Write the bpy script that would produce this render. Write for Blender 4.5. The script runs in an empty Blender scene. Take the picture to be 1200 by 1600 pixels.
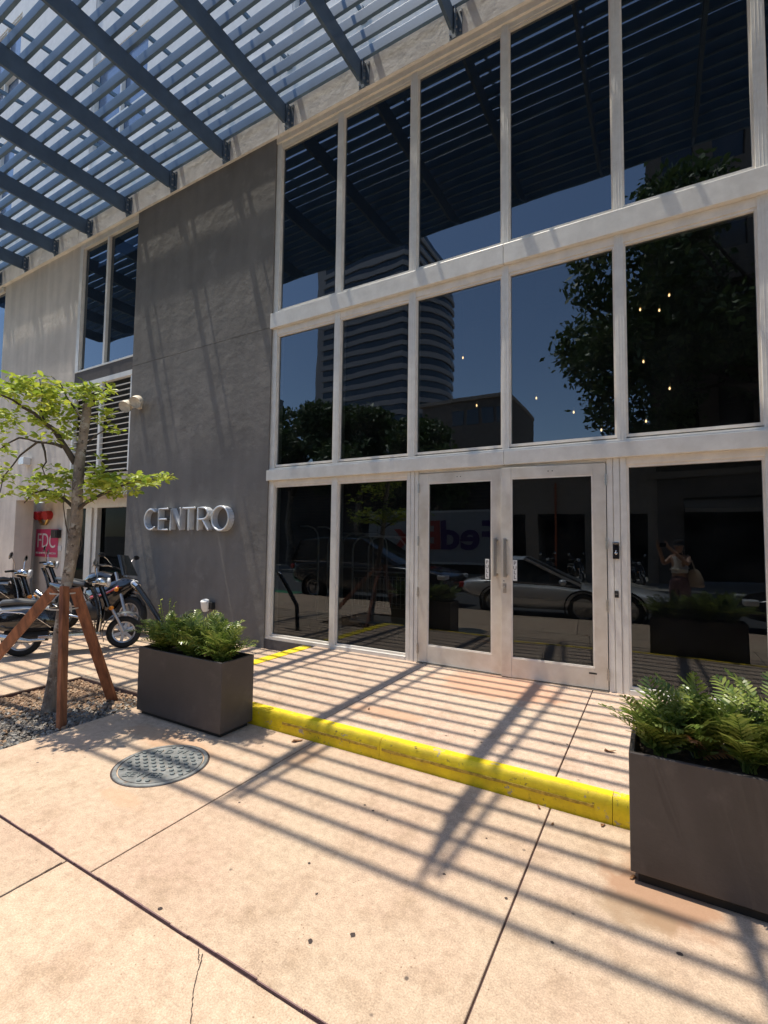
import bpy, math, random
import numpy as np
from mathutils import Vector, Matrix, Euler
random.seed(7); rng = np.random.default_rng(11)
PI = math.pi
# ------------------------------------------------------------------ camera, sky, sun, exposure
scene = bpy.context.scene
col = scene.collection
CAM = Vector((0, 0, 1.55)); F = 741.525
def cam_axes(yaw=math.radians(29.8313), pitch=math.radians(3.23525), roll=math.radians(.70348)):
    fwd = Vector((-math.sin(yaw)*math.cos(pitch), math.cos(yaw)*math.cos(pitch), math.sin(pitch)))
    r0 = Vector((math.cos(yaw), math.sin(yaw), 0)); u0 = r0.cross(fwd)
    return r0*math.cos(roll)+u0*math.sin(roll), -r0*math.sin(roll)+u0*math.cos(roll), fwd
CR, CU, CF = cam_axes()
cd = bpy.data.cameras.new('camera'); cam = bpy.data.objects.new('camera', cd); col.objects.link(cam)
cd.sensor_fit = 'HORIZONTAL'; cd.sensor_width = 36; cd.lens = 36*F/1200
cd.clip_start = .02; cd.clip_end = 3000
M = Matrix((CR, CU, -CF)).transposed().to_4x4(); M.translation = CAM; cam.matrix_world = M
scene.camera = cam
SUN = Vector((-.295, -.055, 1)).normalized()          # towards the sun
w = bpy.data.worlds.new('World'); scene.world = w; w.use_nodes = True
nt = w.node_tree; bg = nt.nodes['Background']; sky = nt.nodes.new('ShaderNodeTexSky')
sky.sky_type = 'NISHITA'; sky.sun_disc = False
sky.sun_elevation = math.asin(SUN.z); sky.sun_rotation = math.atan2(SUN.x, SUN.y)
sky.air_density = 1.0; sky.dust_density = .4; sky.ozone_density = 1.2
nt.links.new(sky.outputs[0], bg.inputs[0]); bg.inputs[1].default_value = .15
ld = bpy.data.lights.new('sun', 'SUN'); lo = bpy.data.objects.new('sun', ld); col.objects.link(lo)
ld.energy = 3.7; ld.angle = math.radians(.45); ld.color = (1, .93, .80)
lo.rotation_euler = SUN.to_track_quat('Z', 'Y').to_euler()
scene.view_settings.view_transform = 'Standard'; scene.view_settings.look = 'None'
scene.view_settings.exposure = .76; scene.view_settings.gamma = 1
scene.render.engine = 'CYCLES'

def at(px, py, d):                                    # point at depth d seen at a measured direction
    return CAM + (CR*((px-600)/F) + CU*(-(py-800)/F) + CF)*d

# ------------------------------------------------------------------ materials
MT = {}
def N(t, kind, **kw):
    n = t.nodes.new('ShaderNode'+kind)
    for k, v in kw.items():
        if k.startswith('i_'):
            n.inputs[k[2:].replace('_', ' ')].default_value = v
        else: setattr(n, k, v)
    return n
def mat(name, base, rough=.6, metal=0., var=.12, scale=6., bump=0., bscale=40., spec=.5, hue=None, coat=0., aniso=None, streak=0., island=None, trans=0., emit=None, emit_s=0., chip=None):
    m = bpy.data.materials.new(name); m.use_nodes = True; t = m.node_tree; p = t.nodes['Principled BSDF']; L = t.links.new
    tc = N(t, 'TexCoord'); src = tc.outputs['Object']
    if aniso:
        mp = N(t, 'Mapping'); mp.inputs['Scale'].default_value = aniso; L(src, mp.inputs[0]); src = mp.outputs[0]
    nz = N(t, 'TexNoise', i_Scale=scale, i_Detail=8., i_Roughness=.62); L(src, nz.inputs['Vector'])
    cr = N(t, 'ValToRGB'); b = Vector(base[:3]); h = Vector(hue) if hue else b*(1-var*1.6)
    cr.color_ramp.elements[0].color = (*h, 1); cr.color_ramp.elements[0].position = .32
    cr.color_ramp.elements[1].color = (*(b*(1+var*.5)), 1); cr.color_ramp.elements[1].position = .66
    L(nz.outputs['Fac'], cr.inputs[0]); out = cr.outputs[0]
    if streak:
        mp = N(t, 'Mapping'); mp.inputs['Scale'].default_value = (2.6, 2.6, .30); L(tc.outputs['Object'], mp.inputs[0])
        n2 = N(t, 'TexNoise', i_Scale=1.6, i_Detail=6.); L(mp.outputs[0], n2.inputs['Vector'])
        r2 = N(t, 'ValToRGB'); r2.color_ramp.elements[0].position = .42; r2.color_ramp.elements[1].position = .6
        r2.color_ramp.elements[0].color = (1-streak,)*3+(1,); r2.color_ramp.elements[1].color = (1, 1, 1, 1)
        L(n2.outputs['Fac'], r2.inputs[0]); mx = N(t, 'MixRGB', blend_type='MULTIPLY'); mx.inputs[0].default_value = 1
        L(out, mx.inputs[1]); L(r2.outputs[0], mx.inputs[2]); out = mx.outputs[0]
    if island:
        g = N(t, 'NewGeometry'); r3 = N(t, 'ValToRGB'); els = r3.color_ramp.elements
        for i, c in enumerate(island):
            e = els[i] if i < 2 else els.new(i/(len(island)-1)); e.position = i/(len(island)-1); e.color = (*c, 1)
        L(g.outputs['Random Per Island'], r3.inputs[0]); mx = N(t, 'MixRGB', blend_type='MULTIPLY'); mx.inputs[0].default_value = .5
        L(r3.outputs[0], mx.inputs[1]); L(out, mx.inputs[2])
        mx2 = N(t, 'MixRGB'); mx2.inputs[0].default_value = .25; L(r3.outputs[0], mx2.inputs[1]); L(out, mx2.inputs[2]); out = mx2.outputs[0]
    for (cc, cs, c0, c1) in (chip or []):
        n4 = N(t, 'TexNoise', i_Scale=cs, i_Detail=9., i_Roughness=.7); L(tc.outputs['Object'], n4.inputs['Vector'])
        m4 = N(t, 'MapRange'); m4.inputs['From Min'].default_value = c0; m4.inputs['From Max'].default_value = c1; L(n4.outputs['Fac'], m4.inputs[0])
        x4 = N(t, 'MixRGB'); L(m4.outputs[0], x4.inputs[0]); L(out, x4.inputs[1]); x4.inputs[2].default_value = (*cc, 1); out = x4.outputs[0]
    L(out, p.inputs['Base Color'])
    p.inputs['Roughness'].default_value = rough; p.inputs['Metallic'].default_value = metal
    p.inputs['Specular IOR Level'].default_value = spec; p.inputs['Coat Weight'].default_value = coat
    if metal or rough < .6:
        mr = N(t, 'MapRange'); mr.inputs['To Min'].default_value = max(.03, rough-.1); mr.inputs['To Max'].default_value = min(1, rough+.14)
        L(nz.outputs['Fac'], mr.inputs[0]); L(mr.outputs[0], p.inputs['Roughness'])
    if bump:
        n3 = N(t, 'TexNoise', i_Scale=bscale, i_Detail=6., i_Roughness=.6); L(tc.outputs['Object'], n3.inputs['Vector'])
        bp = N(t, 'Bump'); bp.inputs['Strength'].default_value = 1; bp.inputs['Distance'].default_value = bump
        L(n3.outputs['Fac'], bp.inputs['Height']); L(bp.outputs[0], p.inputs['Normal'])
    if trans:
        tr = N(t, 'BsdfTranslucent'); L(out, tr.inputs[0]); mxs = N(t, 'MixShader'); mxs.inputs[0].default_value = trans
        L(p.outputs[0], mxs.inputs[1]); L(tr.outputs[0], mxs.inputs[2]); L(mxs.outputs[0], t.nodes['Material Output'].inputs[0])
    if emit:
        p.inputs['Emission Color'].default_value = (*emit, 1); p.inputs['Emission Strength'].default_value = emit_s
    MT[name] = m; return m

def glass_mat(name, tint, ior, wob=.0014, wscale=1.3):
    m = bpy.data.materials.new(name); m.use_nodes = True; t = m.node_tree; L = t.links.new
    t.nodes.remove(t.nodes['Principled BSDF'])
    fr = N(t, 'Fresnel', i_IOR=ior); g = N(t, 'NewGeometry'); inv = N(t, 'Math', operation='SUBTRACT'); inv.inputs[0].default_value = 1
    L(g.outputs['Backfacing'], inv.inputs[1]); mu = N(t, 'Math', operation='MULTIPLY'); L(fr.outputs[0], mu.inputs[0]); L(inv.outputs[0], mu.inputs[1])
    tr = N(t, 'BsdfTransparent'); tr.inputs[0].default_value = (*tint, 1)
    gl = N(t, 'BsdfGlossy'); gl.inputs['Roughness'].default_value = .004; gl.inputs[0].default_value = (.80, .90, 1, 1)
    tc = N(t, 'TexCoord'); nz = N(t, 'TexNoise', i_Scale=wscale, i_Detail=1.5); L(tc.outputs['Object'], nz.inputs['Vector'])
    bp = N(t, 'Bump'); bp.inputs['Distance'].default_value = wob; L(nz.outputs['Fac'], bp.inputs['Height']); L(bp.outputs[0], gl.inputs['Normal'])
    # faint dust on the pane
    n2 = N(t, 'TexNoise', i_Scale=3., i_Detail=8.); L(tc.outputs['Object'], n2.inputs['Vector'])
    df = N(t, 'BsdfDiffuse'); df.inputs[0].default_value = (.5, .5, .48, 1)
    mr = N(t, 'MapRange'); mr.inputs['From Min'].default_value = .35; mr.inputs['From Max'].default_value = .8; mr.inputs['To Max'].default_value = .012; L(n2.outputs['Fac'], mr.inputs[0])
    m1 = N(t, 'MixShader'); L(mu.outputs[0], m1.inputs[0]); L(tr.outputs[0], m1.inputs[1]); L(gl.outputs[0], m1.inputs[2])
    m2 = N(t, 'MixShader'); L(mr.outputs[0], m2.inputs[0]); L(m1.outputs[0], m2.inputs[1]); L(df.outputs[0], m2.inputs[2])
    L(m2.outputs[0], t.nodes['Material Output'].inputs[0]); MT[name] = m; return m

def paving_mat(name, base, pink, dark):
    m = bpy.data.materials.new(name); m.use_nodes = True; t = m.node_tree; p = t.nodes['Principled BSDF']; L = t.links.new
    tc = N(t, 'TexCoord'); o = tc.outputs['Object']
    def noise(s, d=6., r=.6):
        n = N(t, 'TexNoise', i_Scale=s, i_Detail=d, i_Roughness=r); L(o, n.inputs['Vector']); return n.outputs['Fac']
    def ramp(src, a, b, ca=(0, 0, 0, 1), cb=(1, 1, 1, 1)):
        r = N(t, 'ValToRGB'); r.color_ramp.elements[0].position = a; r.color_ramp.elements[1].position = b
        r.color_ramp.elements[0].color = ca; r.color_ramp.elements[1].color = cb; L(src, r.inputs[0]); return r.outputs[0]
    def mix(fac, a, b, bt='MIX', f=None):
        x = N(t, 'MixRGB', blend_type=bt)
        if fac is None: x.inputs[0].default_value = f
        else: L(fac, x.inputs[0])
        for i, s in ((1, a), (2, b)):
            if isinstance(s, tuple): x.inputs[i].default_value = s
            else: L(s, x.inputs[i])
        return x.outputs[0]
    c = mix(ramp(noise(1.1, 7, .65), .42, .66), (*base, 1), (*pink, 1))
    c = mix(ramp(noise(4.5, 8, .7), .5, .72), c, (base[0]*.74, base[1]*.70, base[2]*.66, 1))
    c = mix(None, c, ramp(noise(21, 8, .75), .32, .62, (.80, .79, .78, 1), (1.1, 1.1, 1.1, 1)), 'MULTIPLY', 1.)
    c = mix(None, c, ramp(noise(150, 4, .7), .34, .66, (.70, .70, .70, 1), (1.16, 1.16, 1.16, 1)), 'MULTIPLY', 1.)
    # pits and old spots: sparse voronoi cells kept only where another noise allows
    v = N(t, 'TexVoronoi', i_Scale=9.); L(o, v.inputs['Vector'])
    gate = ramp(noise(2.3, 2), .56, .60)
    spot = ramp(v.outputs['Distance'], .05, .10, (1, 1, 1, 1), (0, 0, 0, 1))
    sp = N(t, 'MixRGB', blend_type='MULTIPLY'); sp.inputs[0].default_value = 1; L(gate, sp.inputs[1]); L(spot, sp.inputs[2])
    c = mix(sp.outputs[0], c, (*dark, 1))
    v2 = N(t, 'TexVoronoi', i_Scale=38.); L(o, v2.inputs['Vector'])
    sp2 = N(t, 'MixRGB', blend_type='MULTIPLY'); sp2.inputs[0].default_value = 1
    L(ramp(noise(5.1, 3), .54, .6), sp2.inputs[1]); L(ramp(v2.outputs['Distance'], .08, .17, (1, 1, 1, 1), (0, 0, 0, 1)), sp2.inputs[2])
    c = mix(sp2.outputs[0], c, (base[0]*.45, base[1]*.4, base[2]*.36, 1))
    # rust and water stains of the place (measured spots)
    pos = N(t, 'NewGeometry').outputs['Position']
    for (sx, sy, rx, ry, cc, amt) in ((-.02, 2.52, .24, .26, (base[0]*.66, base[1]*.50, base[2]*.42), .85), (-.1, 2.33, .17, .1, (base[0]*.55, base[1]*.5, base[2]*.42), .6),
                                      (-3.2, 2.42, .55, .15, (base[0]*.84, base[1]*.66, base[2]*.55), .6), (-2.75, 1.75, .2, .07, (base[0]*.88, base[1]*.74, base[2]*.64), .5),
                                      (-1.35, 4.62, .65, .42, (base[0]*.95, base[1]*.66, base[2]*.55), .7), (-1.95, 3.45, .35, .14, (base[0]*.8, base[1]*.56, base[2]*.42), .5),
                                      (-2.2, 2.75, .14, .2, (base[0]*.7, base[1]*.55, base[2]*.45), .5)):
        mp = N(t, 'Mapping'); mp.vector_type = 'POINT'; mp.inputs['Scale'].default_value = (1/rx, 1/ry, 0); mp.inputs['Location'].default_value = (-sx/rx, -sy/ry, 0); L(pos, mp.inputs[0])
        ln = N(t, 'VectorMath', operation='LENGTH'); L(mp.outputs[0], ln.inputs[0])
        ad = N(t, 'Math', operation='MULTIPLY_ADD'); L(noise(7, 5), ad.inputs[0]); ad.inputs[1].default_value = 1.5; L(ln.outputs['Value'], ad.inputs[2])
        f = ramp(ad.outputs[0], 1.25/2.2*1, 1.9/2.2*1, (amt, amt, amt, 1), (0, 0, 0, 1)) if False else None
        mr = N(t, 'MapRange'); mr.inputs['From Min'].default_value = 1.45; mr.inputs['From Max'].default_value = 1.85
        mr.inputs['To Min'].default_value = amt; mr.inputs['To Max'].default_value = 0; L(ad.outputs[0], mr.inputs[0])
        c = mix(mr.outputs[0], c, (*cc, 1))
    g_ = N(t, 'NewGeometry'); mi = N(t, 'MapRange'); mi.inputs['To Min'].default_value = .90; mi.inputs['To Max'].default_value = 1.05; L(g_.outputs['Random Per Island'], mi.inputs[0])
    sc_ = N(t, 'VectorMath', operation='SCALE'); L(c, sc_.inputs[0]); L(mi.outputs[0], sc_.inputs['Scale']); c = sc_.outputs[0]
    L(c, p.inputs['Base Color']); p.inputs['Roughness'].default_value = .88; p.inputs['Specular IOR Level'].default_value = .25
    bp = N(t, 'Bump'); bp.inputs['Distance'].default_value = .0012; L(noise(170, 4), bp.inputs['Height'])
    bp2 = N(t, 'Bump'); bp2.inputs['Distance'].default_value = .006; L(noise(3, 3), bp2.inputs['Height']); L(bp.outputs[0], bp2.inputs['Normal'])
    L(bp2.outputs[0], p.inputs['Normal']); MT[name] = m; return m

paving_mat('paving', (.54, .408, .292), (.525, .368, .268), (.13, .10, .08))
paving_mat('terrace_paving', (.575, .435, .325), (.555, .395, .30), (.16, .12, .1))
mat('joint', (.10, .06, .055), .95, bump=.003, bscale=60)
mat('joint_edge', (.20, .12, .115), .9, bump=.002)
mat('crack', (.05, .035, .03), .95)
mat('asphalt', (.06, .06, .062), .9, bump=.004, bscale=120)
mat('green_paint', (.03, .22, .10), .8, bump=.002)
mat('white_paint', (.6, .6, .58), .8)
mat('far_ground', (.28, .26, .23), .95)
mat('kerb_yellow', (.88, .66, .004), .6, var=.06, scale=7, bump=.004, bscale=22, hue=(.66, .46, .01), chip=[((.42, .34, .22), 9., .60, .63), ((.24, .16, .03), 26., .60, .68)])
mat('kerb_chip', (.55, .38, .05), .8, var=.3, scale=30)
mat('stucco_dark', (.185, .172, .158), .88, var=.16, scale=.9, bump=.014, bscale=4.2, streak=.10, chip=[((.24, .225, .21), 2.6, .56, .78), ((.13, .12, .112), 1.3, .60, .75)])
mat('plinth_dark', (.10, .09, .088), .85, bump=.004, bscale=14)
mat('stucco_light', (.70, .635, .565), .9, var=.08, scale=1.6, bump=.010, bscale=6, streak=.12)
mat('concrete_band', (.82, .79, .74), .85, var=.10, scale=2.2, bump=.008, bscale=7, streak=.10)
mat('upper_wall', (.82, .80, .78), .85, var=.06, bump=.004)
mat('frame_metal', (.75, .72, .66), .42, metal=.1, var=.05, scale=9, bump=.0004, bscale=30, hue=(.67, .635, .575), streak=.05, chip=[((.50, .46, .40), 16., .66, .74)])
mat('frame_bead', (.78, .72, .64), .45, var=.1)
mat('groove', (.10, .085, .075), .8)
mat('door_metal', (.72, .67, .59), .38, metal=.25, var=.1, scale=4, hue=(.60, .53, .44), bump=.0004, streak=.05)
mat('steel_brushed', (.42, .40, .38), .3, metal=1, var=.1, aniso=(60, 60, 1))
mat('chrome', (.55, .55, .55), .12, metal=1, var=.03)
mat('black_plastic', (.02, .02, .021), .45, var=.2)
mat('black_gloss', (.012, .012, .014), .12, var=.1, coat=.6)
mat('white_plastic', (.78, .78, .76), .4, var=.03)
mat('ink', (.02, .02, .02), .6)
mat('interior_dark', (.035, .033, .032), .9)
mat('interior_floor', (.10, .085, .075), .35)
mat('louver', (.78, .77, .73), .5, var=.05)
mat('pergola_steel', (.13, .21, .30), .5, metal=.1, var=.12, scale=3, bump=.0005, spec=.4)  # slats and ties: beam steel made paler, flare haze worked into the colour
mat('pergola_beam', (.10, .15, .21), .5, metal=.1, var=.15, scale=3, spec=.4)  # same steel as the slats, unlit sides put into a darker colour
mat('bolt', (.45, .47, .5), .35, metal=.8)
mat('blue_window', (.10, .17, .30), .08, var=.1, spec=1.)
mat('planter_paint', (.068, .056, .052), .45, var=.10, scale=3, bump=.0006, bscale=60, hue=(.05, .042, .039), chip=[((.13, .11, .10), 60., .69, .73), ((.095, .08, .072), 4., .54, .75)])
mat('planter_base', (.012, .012, .012), .7)
mat('soil', (.035, .024, .017), 1, bump=.01, bscale=50)
mat('bark', (.34, .28, .22), .95, var=.4, scale=9, bump=.03, bscale=24, aniso=(1, 1, .5), hue=(.12, .09, .07), chip=[((.46, .41, .34), 11., .54, .60), ((.09, .065, .045), 17., .56, .62)])
mat('bark_dark', (.10, .075, .055), .95, var=.3, scale=14, bump=.01, bscale=30)
mat('leaf_bright', (.27, .37, .04), .45, var=.1, scale=9, island=((.15, .25, .03), (.42, .50, .05), (.58, .60, .09), (.24, .34, .03)), trans=.45)
mat('leaf_fern', (.12, .18, .03), .32, var=.1, scale=9, island=((.05, .10, .015), (.15, .21, .035), (.34, .37, .09), (.09, .15, .025)), trans=.3)
mat('leaf_dead', (.32, .16, .07), .8, var=.3, scale=20, trans=.15)
mat('leaf_far', (.055, .10, .03), .5, island=((.03, .065, .02), (.08, .13, .035), (.12, .17, .05)), trans=.2)
mat('wood_stake', (.36, .135, .06), .6, var=.35, scale=6, aniso=(3, 3, .5), hue=(.12, .04, .02), bump=.001)
mat('strap', (.62, .55, .45), .6)
mat('gravel', (.26, .24, .21), .9, island=((.40, .38, .35), (.12, .11, .10), (.22, .17, .13), (.08, .075, .07), (.42, .36, .29)), scale=20)
mat('mulch', (.25, .15, .09), .95, island=((.42, .27, .16), (.22, .13, .08), (.50, .36, .24), (.14, .09, .06)), scale=20)
mat('cast_iron', (.23, .235, .23), .6, metal=.3, var=.3, scale=12, bump=.001, bscale=80, chip=[((.22, .13, .07), 14., .58, .72), ((.40, .34, .26), 25., .62, .70)])
mat('iron_stud', (.17, .19, .19), .6, metal=.3)
mat('letter_metal', (.66, .67, .68), .3, metal=.45, var=.06)
mat('letter_return', (.72, .73, .75), .4, metal=.3, var=.1)
mat('lamp_cream', (.70, .62, .50), .5, var=.05)
mat('lens', (.5, .48, .42), .15)
mat('magenta', (.62, .06, .16), .5, var=.06)
mat('red', (.45, .02, .02), .4)
mat('brass', (.6, .42, .15), .3, metal=1)
mat('tyre', (.018, .018, .018), .85, bump=.002, bscale=60)
mat('rim_metal', (.5, .5, .52), .3, metal=.8)
mat('scooter_silver', (.50, .50, .48), .3, metal=.4, coat=.4)
mat('scooter_grey', (.13, .14, .145), .3, metal=.3, coat=.5)
mat('seat_vinyl', (.06, .06, .062), .45, bump=.001, bscale=120)
mat('amber', (.75, .25, .02), .2)
mat('bike_red', (.35, .03, .03), .25, coat=.5)
mat('mirror_glass', (.85, .9, .95), .02, metal=1, var=.01)
mat('car_grey', (.78, .78, .78), .3, metal=.35, coat=.8, var=.03)
mat('car_black', (.012, .013, .016), .18, coat=1, var=.05)
mat('car_glass', (.015, .018, .02), .03, spec=1, var=.02)
mat('lamp_glass', (.7, .7, .7), .05, spec=1, var=.02)
mat('truck_white', (.42, .42, .42), .4, var=.05)
mat('purple', (.07, .02, .16), .5)
mat('truck_red', (.55, .05, .03), .5)
mat('skin', (.42, .24, .16), .5, var=.06)
mat('cloth_white', (.72, .70, .66), .85, var=.06, bump=.001)
mat('cloth_plum', (.11, .05, .06), .9, var=.3, scale=30, hue=(.25, .15, .15))
mat('cloth_black', (.015, .015, .017), .85)
mat('cloth_tan', (.48, .38, .28), .85)
mat('brown_stone', (.20, .155, .12), .85, var=.12, scale=2, bump=.003, bscale=10)
mat('dark_stone', (.10, .085, .075), .85, var=.12, scale=2)
mat('tan_stone', (.42, .33, .25), .85, var=.1)
mat('garage_dark', (.05, .052, .06), .8)
mat('tower_band', (.36, .33, .32), .7, var=.04)
mat('tower_glass', (.035, .05, .07), .1, spec=.8, var=.1)
mat('orange_post', (.55, .12, .03), .6)
mat('bulb', (1, .75, .45), .5, emit=(1, .62, .3), emit_s=6)
mat('cart_brass', (.85, .83, .78), .4, metal=.1)
glass_mat('storefront_glass', (.42, .44, .44), 1.76)
glass_mat('entry_glass', (.12, .12, .12), 1.1)
glass_mat('upper_glass', (.10, .13, .16), 2.1)
glass_mat('middle_glass', (.42, .44, .44), 1.95)

# ------------------------------------------------------------------ mesh builder
WO = {}
class MB:
    def __init__(s): s.v = []; s.f = []
    def box(s, x0, x1, y0, y1, z0, z1):
        n = len(s.v); s.v += [(x, y, z) for z in (z0, z1) for y in (y0, y1) for x in (x0, x1)]
        s.f += [tuple(n+i for i in q) for q in ((0, 2, 3, 1), (4, 5, 7, 6), (0, 1, 5, 4), (2, 6, 7, 3), (0, 4, 6, 2), (1, 3, 7, 5))]; return s
    def beam(s, p, q, wd, ht, up=(0, 0, 1)):
        p = Vector(p); q = Vector(q); d = (q-p).normalized(); u = Vector(up); r = d.cross(u).normalized(); u = r.cross(d)
        n = len(s.v); s.v += [tuple(c+r*(a*wd/2)+u*(b*ht/2)) for c in (p, q) for a, b in ((-1, -1), (1, -1), (1, 1), (-1, 1))]
        s.f += [tuple(n+i for i in k) for k in ((0, 3, 2, 1), (4, 5, 6, 7), (0, 1, 5, 4), (1, 2, 6, 5), (2, 3, 7, 6), (3, 0, 4, 7))]; return s
    def loft(s, rings, caps=True, closed=True):
        n = len(s.v); k = len(rings[0])
        for r in rings: s.v += [tuple(p) for p in r]
        for i in range(len(rings)-1):
            for j in range(k if closed else k-1):
                a = n+i*k+j; b = n+i*k+(j+1) % k; s.f.append((a, b, b+k, a+k))
        if caps: s.f.append(tuple(n+j for j in range(k))[::-1]); s.f.append(tuple(n+(len(rings)-1)*k+j for j in range(k)))
        return s
    def tube(s, pts, r, n=8, caps=True, jitter=0):
        pts = [Vector(p) for p in pts]; R = r if isinstance(r, (list, tuple)) else [r]*len(pts); rings = []; pu = None
        for i, p in enumerate(pts):
            d = (pts[min(i+1, len(pts)-1)]-pts[max(i-1, 0)]).normalized()
            if pu is None: pu = Vector((0, 0, 1)) if abs(d.z) < .9 else Vector((1, 0, 0))
            a = d.cross(pu).normalized(); b = d.cross(a).normalized(); pu = a.cross(d)*1.0 if False else b*-1
            a = d.cross(pu).normalized(); b = a.cross(d).normalized()
            rings.append([p+(a*math.cos(2*PI*j/n)+b*math.sin(2*PI*j/n))*R[i]*(1+jitter*random.uniform(-1, 1)) for j in range(n)])
        return s.loft(rings, caps)
    def cyl(s, p, q, r0, r1=None, n=20): return s.tube([p, q], [r0, r1 if r1 is not None else r0], n)
    def lathe(s, c, axis, prof, n=28, caps=False):
        c = Vector(c); ax = Vector(axis).normalized(); t = Vector((0, 0, 1)) if abs(ax.z) < .9 else Vector((1, 0, 0)); a = ax.cross(t).normalized(); b = ax.cross(a)
        return s.loft([[c+ax*h+(a*math.cos(2*PI*j/n)+b*math.sin(2*PI*j/n))*r for j in range(n)] for r, h in prof], caps)
    def ball(s, c, rx, ry=None, rz=None, nu=14, nv=8):
        ry = ry or rx; rz = rz or rx; c = Vector(c); rings = []
        for i in range(nv+1):
            th = PI*i/nv; rr = max(math.sin(th), .001)
            rings.append([c+Vector((rx*rr*math.cos(2*PI*j/nu), ry*rr*math.sin(2*PI*j/nu), -rz*math.cos(th))) for j in range(nu)])
        return s.loft(rings)
    def prism(s, pts, z0, z1):
        return s.loft([[(x, y, z0) for x, y in pts], [(x, y, z1) for x, y in pts]])
    def build(s, name, m, parent=None, origin=None, smooth=False, bevel=0, rot=None):
        pw = WO.get(parent.name, Vector()) if parent else Vector(); o = Vector(origin) if origin is not None else pw
        me = bpy.data.meshes.new(name); V = np.array(s.v, dtype=float).reshape(-1, 3)-np.array(o)
        me.from_pydata(V.tolist(), [], s.f); me.validate(); me.materials.append(MT[m] if isinstance(m, str) else m)
        if smooth:
            me.shade_smooth(); me.set_sharp_from_angle(angle=math.radians(38))
        ob = bpy.data.objects.new(name, me); col.objects.link(ob); ob.parent = parent; ob.location = o-pw; WO[ob.name] = o
        if rot: ob.rotation_euler = rot
        if bevel:
            b = ob.modifiers.new('bevel', 'BEVEL'); b.width = bevel; b.segments = 2; b.limit_method = 'ANGLE'
        return ob
def root(name, loc, label, cat, group=None, rz=0):
    o = bpy.data.objects.new(name, None); col.objects.link(o); o.location = loc; o.rotation_euler.z = rz; WO[o.name] = Vector(loc)
    o.empty_display_size = .1; return tag(o, label, cat, group)
def tag(o, label, cat, group=None):
    o['label'] = label; o['category'] = cat
    if group: o['group'] = group
    return o
def struct(o): o['kind'] = 'structure'; return o
KIDS = {}
def copy_tree(o, parent=None):
    c = o.copy(); col.objects.link(c); c.parent = parent
    if parent is not None: c.matrix_parent_inverse = o.matrix_parent_inverse
    for ch in [k for k in bpy.data.objects if k.parent == o]: copy_tree(ch, c)
    return c
def text_mesh(s, size, name, m, parent, origin, rot, extrude=.002, xs=1., align='CENTER', space=1., bold=0.):
    cu = bpy.data.curves.new('t', 'FONT'); cu.body = s; cu.size = size; cu.extrude = extrude; cu.align_x = align; cu.align_y = 'CENTER'; cu.space_character = space; cu.offset = bold
    cu.resolution_u = 4
    tmp = bpy.data.objects.new('t', cu); col.objects.link(tmp); bpy.context.view_layer.update()
    me = bpy.data.meshes.new_from_object(tmp.evaluated_get(bpy.context.evaluated_depsgraph_get())); bpy.data.objects.remove(tmp)
    me.materials.clear(); me.materials.append(MT[m])
    ob = bpy.data.objects.new(name, me); col.objects.link(ob); pw = WO.get(parent.name, Vector()) if parent else Vector()
    ob.parent = parent; ob.location = Vector(origin)-pw; ob.rotation_euler = rot; ob.scale = (xs, 1, 1); return ob

# ------------------------------------------------------------------ ground
struct(MB().box(-900, 900, -900, 900, -.45, -.30).build('ground', 'far_ground'))
TZ = .13
g = MB()
def slab(mb, x0, x1, y0, y1, z1, gap=.004, th=.08): mb.box(x0+gap, x1-gap, y0+gap, y1-gap, z1-th, z1)
XJ = [-40, -33, -26, -20, -15, -11.9, -9.8, -7.65, -5.5, -4.13, -2.29, -.56, 1.17, 2.9, 4.6, 6.4, 8.5, 11, 15, 20, 28]
for a, b in zip(XJ[:-1], XJ[1:]):
    if not (a == -5.5):
        slab(g, a, b, 1.308, 2.97, 0)                       # row beside the terrace
    if b <= -4.13: slab(g, a, b, 3.0 if a == -5.5 else 2.975, 5.02, 0) if b < -4.2 or True else None
XK = [-40, -33, -26, -20, -15, -11.9, -9.8, -7.65, -5.9, -4.2, -2.465, -.75, 1.0, 2.75, 4.5, 6.3, 8.5, 11, 15, 20, 28]
for a, b in zip(XK[:-1], XK[1:]): slab(g, a, b, -.36, 1.304, 0)
for a, b in zip(XK[:-1], XK[1:]): slab(g, a, b, -.52, -.365, 0, th=.2)
slab(g, -5.5, -4.13, 1.308, 1.36, 0); slab(g, -5.5, -4.13, 2.96, 3.0, 0)
slab(g, -14.5, -8.0, 5.02, 7.2, 0)
struct(g.build('sidewalk', 'paving', bevel=.005))
struct(MB().box(-40, -5.5, -.50, 7.3, -.09, -.012).box(-5.5, -4.13, -.5, 1.36, -.09, -.012).box(-5.5, -4.13, 2.96, 7.3, -.09, -.012).box(-4.13, 28, -.5, 7.3, -.09, -.012).build('sidewalk_bed', 'joint'))
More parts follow.
